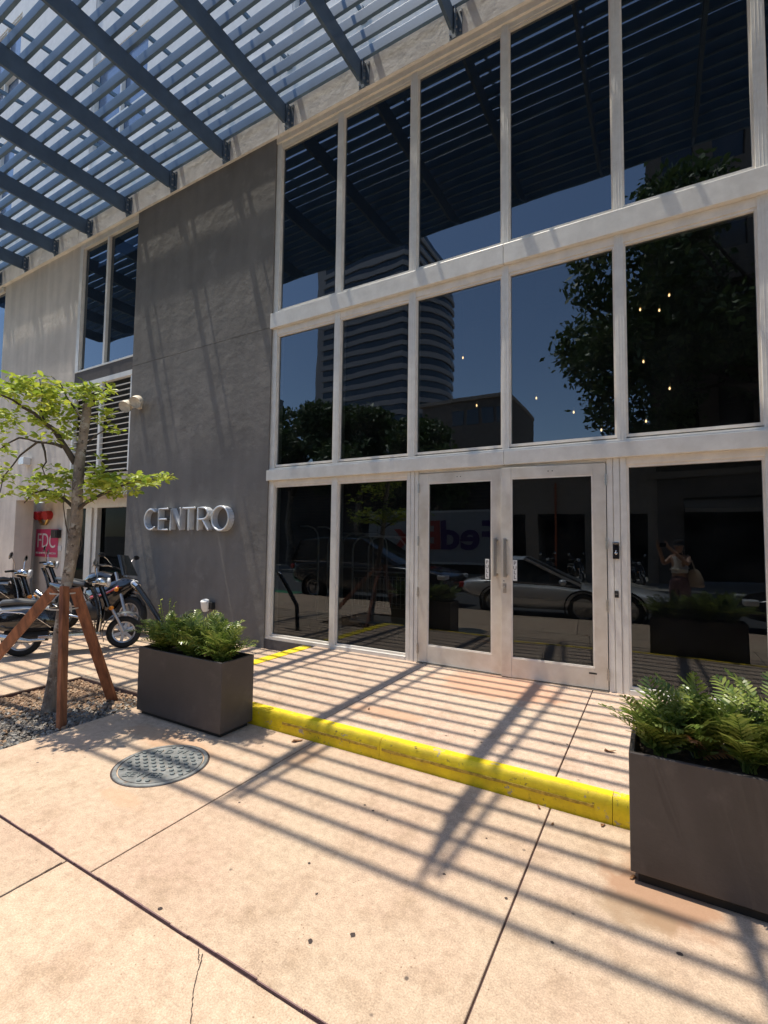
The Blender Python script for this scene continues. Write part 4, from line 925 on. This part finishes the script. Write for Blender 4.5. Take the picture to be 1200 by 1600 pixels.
bl = [(.10, 5.0), (-.15, 5.07), (-.12, 4.26), (.21, 3.8), (.23, 5.2), (-1.69, 3.92), (-1.11, 3.61), (-.71, 3.28), (-2.98, 4.84), (-2.72, 3.93), (-.1, 3.35), (-.45, 2.45), (-.75, 2.42), (-.85, 2.33), (-.6, 2.2)]
bn = ['right of a close pair in the rightmost middle pane', 'left of a close pair in the rightmost middle pane', 'alone near the left mullion of the rightmost middle pane', 'lowest and rightmost in the rightmost middle pane',
      'topmost of those in the rightmost middle pane', 'highest one in the pane above the right door leaf', 'middle one in the pane above the right door leaf', 'lowest one in the pane above the right door leaf',
      'upper one in the pane above the left door leaf', 'lower one in the pane above the left door leaf', 'just above the lower transom in the rightmost middle pane', 'rightmost one behind the right door glass',
      'top middle one behind the right door glass', 'top left one behind the right door glass', 'lowest one behind the right door glass']
for i, (x, z) in enumerate(bl):
    r = root('pendant_bulb', (x, 8, z), 'warm bare bulb '+bn[i], 'pendant lamp', 'pendant bulbs in the lobby')
    MB().cyl((x, 8, z+.06), (x, 8, 7.45), .004, n=6).build('cord', 'black_plastic', r)
    MB().cyl((x, 8, z+.02), (x, 8, z+.08), .018, n=10).build('socket', 'brass', r, smooth=True)
    MB().ball((x, 8, z), .013, .013, .022, nu=10, nv=7).build('bulb', 'bulb', r, smooth=True)

# ------------------------------------------------------------------ street side, seen in the glass
def car(label, body, L, Hh, group, suv=False):
    r = root('parked_car', (0, 0, 0), label, 'car', group); W = .90; R = .34; zb = .22
    # x forward, origin at rear axle on the road; section rows
    x0, x1 = -.95, L-.95; wb = L*.585
    belt = Hh*.62; st = []
    if suv: prof = [(x0, .55, belt*.80), (x0+.06, .45, belt), (x0+.9, .28, belt+.02), (wb*.55, .26, belt), (wb*.86, .26, belt-.03), (wb+.15, .28, belt-.08), (x1-.18, .34, belt-.16), (x1, .42, belt-.36)]
    else: prof = [(x0, .52, belt-.14), (x0+.10, .42, belt-.02), (x0+.75, .28, belt+.02), (wb*.5, .24, belt-.02), (wb*.80, .24, belt-.04), (wb+.1, .26, belt-.11), (x1-.3, .30, belt-.19), (x1, .36, belt-.36)]
    rings = []
    for i, (x, a, b) in enumerate(prof):
        t = (x-x0)/(x1-x0); ww = W*(1-.13*abs(2*t-1)**5)*(1 if 0 < i < len(prof)-1 else .9)
        m_ = (a+b)/2
        rings.append([(x, -ww*.90, a), (x, -ww, a+.12), (x, -ww, m_), (x, -ww*.97, b-.07), (x, -ww*.88, b), (x, 0, b+.025), (x, ww*.88, b), (x, ww*.97, b-.07), (x, ww, m_), (x, ww, a+.12), (x, ww*.90, a), (x, 0, a)])
    bd = MB().loft(rings).build('body', body, r, smooth=True); sm = bd.modifiers.new('s', 'SUBSURF'); sm.levels = sm.render_levels = 2
    if suv: gp = [(x0+.08, belt-.02, .80, 0), (x0+.32, Hh-.08, .68, 1), (x0+1.2, Hh, .70, 1), (wb*.52, Hh-.02, .70, 1), (wb*.94, belt-.03, .78, 0)]
    else: gp = [(x0+.55, belt-.02, .74, 0), (x0+1.3, Hh-.04, .60, 1), (x0+1.75, Hh, .62, 1), (wb*.55, Hh-.03, .62, 1), (wb*.98, belt-.06, .76, 0)]
    rg = []
    for x, z, ww, _ in gp:
        rg.append([(x, -.80 if _ else -ww, belt-.05) if _ else (x, -ww, z-.02), (x, -ww, z-.05), (x, -ww*.8, z), (x, 0, z+.02), (x, ww*.8, z), (x, ww, z-.05), (x, .80 if _ else ww, belt-.05) if _ else (x, ww, z-.02)])
    gl = MB().loft(rg).build('windows', 'car_glass', r, smooth=True)
    rf = []
    for x, z, ww, _ in gp[1:-1]: rf.append([(x, -ww*.98, z-.035), (x, -ww*.8, z+.012), (x, 0, z+.033), (x, ww*.8, z+.012), (x, ww*.98, z-.035), (x, 0, z-.01)])
    MB().loft(rf).build('roof', body, r, smooth=True)
    for sg in (-1, 1):
        pl = MB(); a, b = gp[-2], gp[-1]; pl.beam((a[0], sg*a[2]*.97, a[1]-.01), (b[0], sg*b[2], b[1]+.02), .05, .05); a, b = gp[1], gp[0]; pl.beam((a[0], sg*a[2]*.97, a[1]-.01), (b[0], sg*b[2], b[1]+.02), .06, .05)
        m_ = (gp[2][0]+gp[3][0])/2; pl.beam((m_, sg*.635 if not suv else sg*.71, Hh-.05), (m_, sg*.815, belt-.03), .07, .03); pl.build('pillars', 'black_gloss' if body == 'car_black' else body, r)
        MB().tube([(gp[0][0]+.1, sg*.815, belt-.02), (wb*.5, sg*.83, belt-.01), (gp[-1][0]-.1, sg*.81, belt-.05)], .012, n=6).build('window_trim', 'chrome', r, smooth=True)
        m_ = MB().ball((gp[-1][0]-.35, sg*.98, belt+.03), .08, .11, .065).build('door_mirror', body, r, smooth=True)
        MB().box(x1-.30, x1-.06, sg*.66-.14, sg*.66+.14, belt-.36, belt-.24).build('headlight', 'lamp_glass', r, bevel=.03)
        MB().box(x0-.005, x0+.12, sg*.62-.16, sg*.62+.16, belt-.26, belt-.12).build('tail_light', 'red', r, bevel=.02)
        for wx in (0, wb):
            MB().lathe((wx, sg*.80, R), (0, 1, 0), [(R+.06, -.10*sg), (R+.06, .105*sg), (R+.03, .11*sg)], n=30).build('wheel_arch', 'tyre', r, smooth=True)
            wheel(r, wx, R, .22, spokes=9, y=sg*.80)
        MB().box(wb*.42, wb*.47, sg*.905-.008, sg*.905+.008, belt-.16, belt-.13).build('door_handle', 'chrome', r)
    MB().box(x1-.07, x1+.005, -.42, .42, .38, .58).build('grille', 'black_plastic', r, bevel=.02)
    return r
cg = 'cars parked along the kerb'
c1 = car('silver grey sedan parked at the kerb, mirrored in the doors', 'car_grey', 4.75, 1.40, cg)
c1.location = (-3.42, -1.66, -.15)
c2 = car('black sport utility car parked behind the grey sedan, mirrored in the left windows', 'car_black', 4.9, 1.80, cg, suv=True)
c2.location = (-8.65, -1.72, -.15)
c3 = car('black car parked nose to nose with the grey sedan, mirrored in the right window', 'car_black', 4.8, 1.55, cg)
c3.location = (5.1, -1.7, -.15); c3.rotation_euler.z = PI
# delivery truck across the street, lettering on the side that faces the hotel
Tk = root('delivery_truck', (-7.5, -9.0, -.15), 'white delivery truck with large purple and red lettering across the street', 'truck')
Y = -7.75
MB().box(-11.05, -4.9, -10.1, Y, .75, 2.84).build('cargo_box', 'truck_white', Tk, bevel=.03)
MB().box(-11.08, -4.87, Y-.01, Y+.02, 2.79, 2.87).box(-11.05, -4.9, Y-.01, Y+.015, .72, .80).build('box_trim', 'letter_return', Tk)
MB().loft([[(-4.85, y, z) for y, z in ((-9.9, .4), (-7.9, .4), (-7.9, 2.2), (-8.1, 2.35), (-9.7, 2.35), (-9.9, 2.2))], [(-4.3, y, z) for y, z in ((-9.9, .4), (-7.9, .4), (-7.95, 2.0), (-8.2, 2.2), (-9.6, 2.2), (-9.85, 2.0))], [(-3.6, y, z) for y, z in ((-9.85, .4), (-7.95, .4), (-7.98, 1.3), (-8.1, 1.38), (-9.7, 1.38), (-9.8, 1.3))]]).build('cab', 'truck_white', Tk, smooth=False, bevel=.04)
MB().box(-4.9, -4.2, -7.90, -7.86, 1.35, 1.95).build('cab_window', 'car_glass', Tk, bevel=.03)
MB().box(-11.5, -4.2, -9.6, -8.1, .35, .75).build('chassis', 'black_plastic', Tk)
for x in (-10.2, -4.6):
    for y in (-8.15, -9.75): wheel(Tk, x, .42, .26, spokes=6, y=y, z=.27)
for ch_, xx, mm in (('F', -5.85, 'purple'), ('e', -6.75, 'purple'), ('d', -7.62, 'purple'), ('E', -8.42, 'truck_red'), ('x', -9.22, 'truck_red')):
    text_mesh(ch_, 1.62, 'lettering', mm, Tk, (xx, Y+.03, 1.80 if ch_ in 'FEd' else 1.80), (PI/2, 0, PI), extrude=.005, xs=1.12, bold=.04)

def leafcloud(blobs, n, size, name, m, parent, origin, seed):
    r = np.random.default_rng(seed); B_ = np.array(blobs); wts = (B_[:, 3]*B_[:, 4]*B_[:, 5])**.66; wts /= wts.sum()
    idx = r.choice(len(B_), n, p=wts); d = r.normal(size=(n, 3)); d /= np.linalg.norm(d, axis=1)[:, None]
    rad = r.uniform(.45, 1.0, n)**.6*(1+.12*r.normal(size=n)); c = B_[idx, :3]+d*rad[:, None]*B_[idx, 3:]
    t = r.normal(size=(n, 3)); t /= np.linalg.norm(t, axis=1)[:, None]; nn = r.normal(size=(n, 3))+np.array([0, 0, .8]); s = np.cross(t, nn); s /= np.linalg.norm(s, axis=1)[:, None]
    L = size*r.uniform(.6, 1.3, n)[:, None]; V = np.stack([c-t*L, c+s*L*.5, c+t*L, c-s*L*.5], 1).reshape(-1, 3)-np.array(origin)
    me = bpy.data.meshes.new(name); me.from_pydata(V.tolist(), [], np.arange(4*n).reshape(-1, 4).tolist()); me.materials.append(MT[m])
    o = bpy.data.objects.new(name, me); col.objects.link(o); o.parent = parent; WO[o.name] = Vector(origin); return o
def big_tree(x, y, h, cr, n, size, label, seed, zc=None, flat=.7, cx=0.):
    random.seed(seed); r = root('street_tree', (x, y, 0), label, 'tree', 'street trees across the road'); zc = zc or h-cr*flat
    MB().tube([(x, y, -.2), (x+.1, y, 1.2), (x-.1, y+.1, 2.6), (x+.1, y, zc*.75)], [.30, .24, .21, .17], n=10, jitter=.08).build('trunk', 'bark', r, smooth=True)
    lim = MB(); bl = []
    for k in range(16):
        a = random.uniform(0, 2*PI); q = cr*random.uniform(.15, .82); p = Vector((x+cx+q*math.cos(a), y+q*math.sin(a)*.9, zc+random.uniform(-.75, .95)*cr*flat*math.sqrt(max(0, 1-(q/cr)**2))))
        s0 = Vector((x, y, zc*random.uniform(.55, .8))); lim.tube([s0, s0.lerp(p, .5)+Vector((0, 0, .3)), p], [.12, .07, .03], n=6)
        b = cr*random.uniform(.24, .40); bl.append((*p, b, b, b*.72))
    lim.build('limbs', 'bark_dark', r, smooth=True); leafcloud(bl, n, size, 'crown', 'leaf_far', r, (x, y, 0), seed); return r
big_tree(4.9, -11.6, 15.0, 6.0, 24000, .17, 'largest dark street tree, mirrored in the right-hand panes', 1, flat=.74, cx=-4.0, zc=10.6)
big_tree(7.6, -11.5, 12.5, 4.6, 5000, .19, 'broad street tree right of the largest one across the road', 2)
big_tree(-20.5, -13.4, 11.2, 4.2, 13000, .17, 'tallest of the left street trees, mirrored at the leftmost mullions', 3, zc=7.6)
big_tree(-15.2, -13.4, 9.9, 4.0, 13000, .17, 'middle one of the left street trees, in front of the striped tower', 4, zc=6.6)
big_tree(-10.6, -12.9, 8.0, 3.3, 10000, .15, 'lowest of the left street trees, directly behind the delivery truck', 5, zc=5.3)
big_tree(4.6, -.9+.5, 3.6, .95, 1500, .07, 'small kerbside tree at the right, its leaves mirrored at the frame edge', 6)

# buildings across the street
def building(name, label, x0, x1, y0, y1, z1, wall, floors=0, winm='car_glass', cols=0, zs=4.2, fh=3.4):
    r = root(name, ((x0+x1)/2, y1, 0), label, 'building'); MB().box(x0, x1, y0, y1, -.2, z1).build('wall', wall, r)
    MB().box(x0-.15, x1+.15, y0-.1, y1+.15, z1, z1+.35).build('cornice', wall, r, bevel=.03)
    for k in range(floors):
        for c in range(cols):
            a = x0+(x1-x0)*(c+.22)/cols; b = x0+(x1-x0)*(c+.78)/cols; z = zs+k*fh
            f_ = MB().box(a-.06, b+.06, y1-.05, y1+.03, z-.06, z+1.86).build('window', wall, r); MB().box(a, b, y1+.02, y1+.035, z, z+1.8).build('pane', winm, f_)
    return r
br_ = root('brown_building', (6, -14, 0), 'tall brown stone building with deep shopfront openings across the street', 'building')
m = MB().box(-.2, .80, -16, -14, 0, 4.6).box(.80, 4.6, -16, -14, 3.7, 4.6).box(4.6, 5.6, -16, -14, 0, 4.6).box(5.6, 9.4, -16, -14, 3.7, 4.6).box(9.4, 16, -16, -14, 0, 4.6); m.build('base_wall', 'brown_stone', br_)
MB().box(-.3, 16.1, -16, -13.8, 4.6, 4.9).build('cornice', 'tan_stone', br_, bevel=.03)
MB().box(.8, 9.4, -17.4, -17.2, 0, 3.7).build('shopfront', 'interior_dark', br_)
for a in (.82, 5.62): MB().loft([[(a, -14.4, 3.68), (a, -13.2, 3.15), (a, -13.2, 3.0), (a, -14.4, 3.5)], [(a+3.75, -14.4, 3.68), (a+3.75, -13.2, 3.15), (a+3.75, -13.2, 3.0), (a+3.75, -14.4, 3.5)]]).build('awning', 'tan_stone', br_)
m = MB()
for k in range(5): m.box(-.2, 16, -24, -14.5, 4.9+k*4, 6.3+k*4)
for c in range(9): m.box(-.2+c*1.9, .5+c*1.9, -24, -14.55, 4.9, 24.6)
m.box(-.2, 16, -24, -14.4, 24.6, 25.2); m.build('upper_wall', 'brown_stone', br_); MB().box(-.1, 15.9, -23, -14.9, 4.9, 24.5).build('upper_windows', 'car_glass', br_)
lb_ = root('low_building', (-3, -14, 0), 'low taupe building with an open dark bay left of the brown building', 'building')
MB().box(-6.6, -.2, -20, -14.1, 3.05, 5.3).box(-6.6, -5.9, -20, -14.1, 0, 3.05).box(-3.3, -2.7, -20, -14.1, 0, 3.05).box(-.6, -.2, -20, -14.1, 0, 3.05).build('wall', 'tan_stone', lb_)
MB().box(-6.5, -.3, -19, -18.8, 0, 3.05).box(-6.5, -.3, -18.8, -14.2, 3.0, 3.04).build('bay_backing', 'interior_dark', lb_)
MB().tube([(-1.9, -14.05, 0), (-1.9, -14.05, 4.6)], .05, n=8).build('drain_pipe', 'orange_post', lb_)
gr = root('parking_garage', (-14, -14.5, 0), 'dark louvred parking garage behind the truck and street trees', 'building')
MB().box(-30, -6.7, -26, -15.0, -.2, 6.2).build('wall', 'garage_dark', gr)
m = MB()
for k in range(26): m.box(-30, -6.7, -15.0, -14.9, .6+k*.21, .66+k*.21)
m.build('louvres', 'dark_stone', gr)
bs = root('office_block', (-18, -40, 0), 'low stone office block with a strip of windows right of the striped tower', 'building')
MB().box(-24, -13.3, -52, -40, 0, 16.9).build('wall', 'brown_stone', bs); MB().box(-24.3, -13.2, -52, -39.7, 16.9, 17.3).build('cornice', 'tan_stone', bs)
m = MB(); [m.box(-24, -13.3, -39.99, -39.9, 2+k*1.2, 2.10+k*1.2) for k in range(9)]; m.build('string_courses', 'dark_stone', bs)
for k in range(4): MB().box(-20+k*1.65, -18.7+k*1.65, -40, -39.95, 14.2, 15.9).build('window', 'car_glass', bs)
tw = root('striped_tower', (-55, -90, 0), 'tall rounded office tower with pale stripes, mirrored in the middle panes', 'building')
def foot(off):
    return [(-69-off, -104), (-69-off, -80+off), (-46.5, -79+off), (-46.0+off, -80), (-46.0+off, -104)]
def annex(off):
    return [(-46.4, -81.5+off)]+[(-47+(6.0+off)*math.sin(a), -90+(8.6+off)*math.cos(a)) for a in np.linspace(.18, 2.0, 12)]+[(-47, -97)]
MB().prism(foot(0), 0, 72).build('glass_core', 'tower_glass', tw); MB().prism(annex(0), 0, 59).build('rounded_wing', 'tower_glass', tw)
m = MB(); z = 3.
while z < 71:
    m.prism(foot(.35), z, z+1.1)
    if z < 58: m.prism(annex(.3), z+.02, z+1.08)
    z += 2.55
m.build('spandrel_bands', 'tower_band', tw); MB().box(-72, -69.4, -104, -81, 0, 72).build('core_wall', 'tower_band', tw)
t2 = building('distant_tower', 'slim bluish tower seen at the far left of the mirrored skyline', -104, -96, -96, -86, 42, 'tower_glass', 10, 'car_glass', 3, 4, 3.6)
rr_ = building('dark_tower', 'dark slab building standing far behind the brown building', 6, 26, -60, -45, 40, 'dark_stone', 9, 'car_glass', 7, 5, 3.6)
# motor scooters in the bay across the street
for i, (x, lab_) in enumerate(((-1.1, 'scooter nearest the brown pier in the bay across the street'), (-2.0, 'scooter left of another in the bay across the street'))):
    c = copy_tree(s1); c['label'] = lab_; c['group'] = 'scooters in the bay across the street'; c.location = (x, -13.2-.3*i, 0); c.rotation_euler = (math.radians(-6), 0, math.radians(70+25*i))

# ------------------------------------------------------------------ the photographer at the kerb
PR = root('person', (.30, -.36, 0), 'person in white top and black cap holding up a phone at the kerb', 'person')
fd = Vector((-.42, .907, 0)).normalized(); rt = Vector((fd.y, -fd.x, 0)); c0 = Vector((.30, -.36, 0))
def bp(r, f, z): return c0+rt*r+fd*f+Vector((0, 0, z))
def skin(name, verts, edges, radii, m, parent, sub=2, rootv=0):
    me = bpy.data.meshes.new(name); o0 = WO[parent.name]; me.from_pydata([tuple(Vector(v)-o0) for v in verts], edges, []); me.materials.append(MT[m])
    o = bpy.data.objects.new(name, me); col.objects.link(o); o.parent = parent; WO[o.name] = o0
    md = o.modifiers.new('skin', 'SKIN'); md.use_smooth_shade = True; sm = o.modifiers.new('sub', 'SUBSURF'); sm.levels = sm.render_levels = sub
    for i, r in enumerate(radii):
        sv = me.skin_vertices[0].data[i]; sv.radius = r if isinstance(r, tuple) else (r, r); sv.use_root = (i == rootv)
    return o
hl, hr = Vector((-.055, -.115, 1.545)), Vector((.085, -.095, 1.545))     # wrists near the phone
V = [bp(0, 0, .90), bp(0, .01, 1.02), bp(0, .02, 1.16), bp(0, .0, 1.30), bp(0, .0, 1.37), bp(0, .015, 1.42), bp(0, .03, 1.49), bp(0, .03, 1.565),
     bp(-.15, .0, 1.315), bp(.15, 0, 1.315), bp(-.22, .14, 1.20), bp(.21, .15, 1.20), hl, hr,
     bp(-.085, 0, .86), bp(.085, 0, .86), bp(-.09, .02, .48), bp(.09, .01, .48), bp(-.09, -.02, .09), bp(.09, -.02, .09), bp(-.095, .11, .035), bp(.10, .11, .035)]
Ed = [(0, 1), (1, 2), (2, 3), (3, 4), (4, 5), (5, 6), (6, 7), (3, 8), (3, 9), (8, 10), (9, 11), (10, 12), (11, 13), (0, 14), (0, 15), (14, 16), (15, 17), (16, 18), (17, 19), (18, 20), (19, 21)]
Rd = [(.15, .10), (.125, .09), (.135, .10), (.12, .085), (.055, .055), (.05, .05), (.085, .09), (.07, .08), .058, .058, .043, .043, .027, .027, .095, .095, .062, .062, .04, .04, .032, .032]
# fingers and thumbs rooted in each palm, curled round the phone edges
def fingers(w_i, palm, dirs):
    global V, Ed, Rd
    V.append(palm); Rd.append((.036, .018)); Ed.append((w_i, len(V)-1)); pi = len(V)-1
    for (a, b, c) in dirs:
        i0 = len(V); V.extend([palm+a, palm+b, palm+c]); Rd.extend([.0095, .0085, .007]); Ed.extend([(pi, i0), (i0, i0+1), (i0+1, i0+2)])
v3 = Vector
fingers(12, v3((-.085, -.10, 1.585)), [(v3((.02+.004*k, .0, .03-.020*k)), v3((.045+.004*k, .002, .040-.023*k)), v3((.062, -.012, .036-.023*k))) for k in range(4)]+[(v3((.015, -.03, .02)), v3((.035, -.04, .015)), v3((.05, -.042, .008)))])
fingers(13, v3((.105, -.085, 1.585)), [(v3((-.02-.004*k, .0, .03-.020*k)), v3((-.045-.004*k, .002, .040-.023*k)), v3((-.062, -.012, .036-.023*k))) for k in range(4)]+[(v3((-.015, -.03, .02)), v3((-.035, -.04, .015)), v3((-.05, -.042, .008)))])
skin('body', V, Ed, Rd, 'skin', PR)
hd = Vector(bp(0, .03, 1.53))
fc = MB(); fc.ball(hd, .076, .088, .108, nu=20, nv=14); fo = fc.build('head', 'skin', PR, smooth=True)
nb = MB().tube([hd+fd*.082+Vector((0, 0, .02)), hd+fd*.102-Vector((0, 0, .012)), hd+fd*.088-Vector((0, 0, .022))], [.007, .011, .007], n=8); nb.build('nose', 'skin', fo, smooth=True)
MB().tube([hd+fd*.084+rt*-.022-Vector((0, 0, .050)), hd+fd*.092-Vector((0, 0, .050)), hd+fd*.084+rt*.022-Vector((0, 0, .050))], .006, n=6).build('mouth', 'red', fo, smooth=True)
for s_ in (-1, 1):
    MB().ball(hd+fd*.080+rt*.031*s_+Vector((0, 0, .012)), .010, .008, .008, nu=8, nv=6).build('eye', 'black_gloss', fo, smooth=True)
    MB().ball(hd+rt*.080*s_-fd*.005, .012, .016, .026, nu=8, nv=6).build('ear', 'skin', fo, smooth=True)
hr_ = MB().ball(hd-fd*.028+Vector((0, 0, .012)), .086, .088, .108, nu=18, nv=12); hr_.tube([hd-fd*.07-Vector((0, 0, .02)), hd-fd*.10-Vector((0, 0, .14)), hd-fd*.085-Vector((0, 0, .26))], [.055, .05, .02], n=10); hr_.build('hair', 'cloth_black', PR, smooth=True)
cp = MB().lathe(hd+Vector((0, 0, .035)), (0, 0, 1), [(.098, 0), (.101, .03), (.085, .075), (.05, .092), (.001, .097)], n=22)
rg = [[hd+fd*(.085+.085*math.cos(t)*q)+rt*(.085*math.sin(t))+Vector((0, 0, .038-.02*q)) for t in np.linspace(-1.45, 1.45, 9)] for q in (0, .5, 1)]
cp.loft(rg, caps=False, closed=False); cp.build('cap', 'cloth_black', PR, smooth=True)
skin('top', [bp(0, .015, 1.13), bp(0, .02, 1.19), bp(0, .004, 1.28), bp(-.085, 0, 1.335), bp(.085, 0, 1.335)], [(0, 1), (1, 2), (2, 3), (2, 4)], [(.138, .112), (.150, .118), (.140, .10), (.03, .055), (.03, .055)], 'cloth_white', PR, rootv=1)
tv = [bp(0, .0, 1.04), bp(0, 0, .90), bp(-.088, 0, .83), bp(.088, 0, .83), bp(-.09, .02, .48), bp(.09, .01, .48), bp(-.09, -.02, .13), bp(.09, -.02, .13)]
skin('trousers', tv, [(0, 1), (1, 2), (1, 3), (2, 4), (3, 5), (4, 6), (5, 7)], [(.138, .105), (.165, .12), (.112, .115), (.112, .115), .095, .095, .092, .092], 'cloth_plum', PR, rootv=1)
for s_ in (-1, 1): skin('shoe', [bp(.093*s_, -.05, .045), bp(.095*s_, .04, .04), bp(.10*s_, .16, .032)], [(0, 1), (1, 2)], [(.042, .042), (.045, .04), (.036, .028)], 'cloth_white', PR, rootv=1)
ph = root('phone', (.015, -.085, 1.55), 'dark phone held up in both hands by the person at the kerb', 'phone', rz=math.radians(29.8))
MB().box(-.055, .085, -.088, -.079, 1.515, 1.590).build('case', 'black_gloss', ph, bevel=.002)
MB().box(-.050, .080, -.0895, -.088, 1.519, 1.586).build('screen', 'car_glass', ph)
MB().lathe((-.04, -.078, 1.575), (0, 1, 0), [(.001, .0015), (.007, .0015), (.008, 0)], n=14).build('lens', 'lamp_glass', ph)
bag = root('tote_bag', (.52, -.42, .9), 'tan cloth tote bag hanging from the shoulder of the person at the kerb', 'bag')
bc = c0+rt*.24-fd*.02
rings = [[bc+rt*(a_*math.cos(t))+fd*(b_*math.sin(t))+Vector((0, 0, z)) for t in np.linspace(0, 2*PI, 17)[:-1]] for z, a_, b_ in ((.80, .10, .03), (.82, .17, .05), (.95, .16, .055), (1.08, .09, .04), (1.12, .06, .03))]
MB().loft(rings).build('sack', 'cloth_tan', bag, smooth=True)
MB().tube([bc+Vector((0, 0, 1.11)), c0+rt*.19+Vector((0, 0, 1.30)), c0+rt*.13-fd*.02+Vector((0, 0, 1.385)), c0+rt*.17-fd*.08+Vector((0, 0, 1.28)), bc-fd*.03+Vector((0, 0, 1.11))], .010, n=6).build('strap', 'cloth_tan', bag, smooth=True)
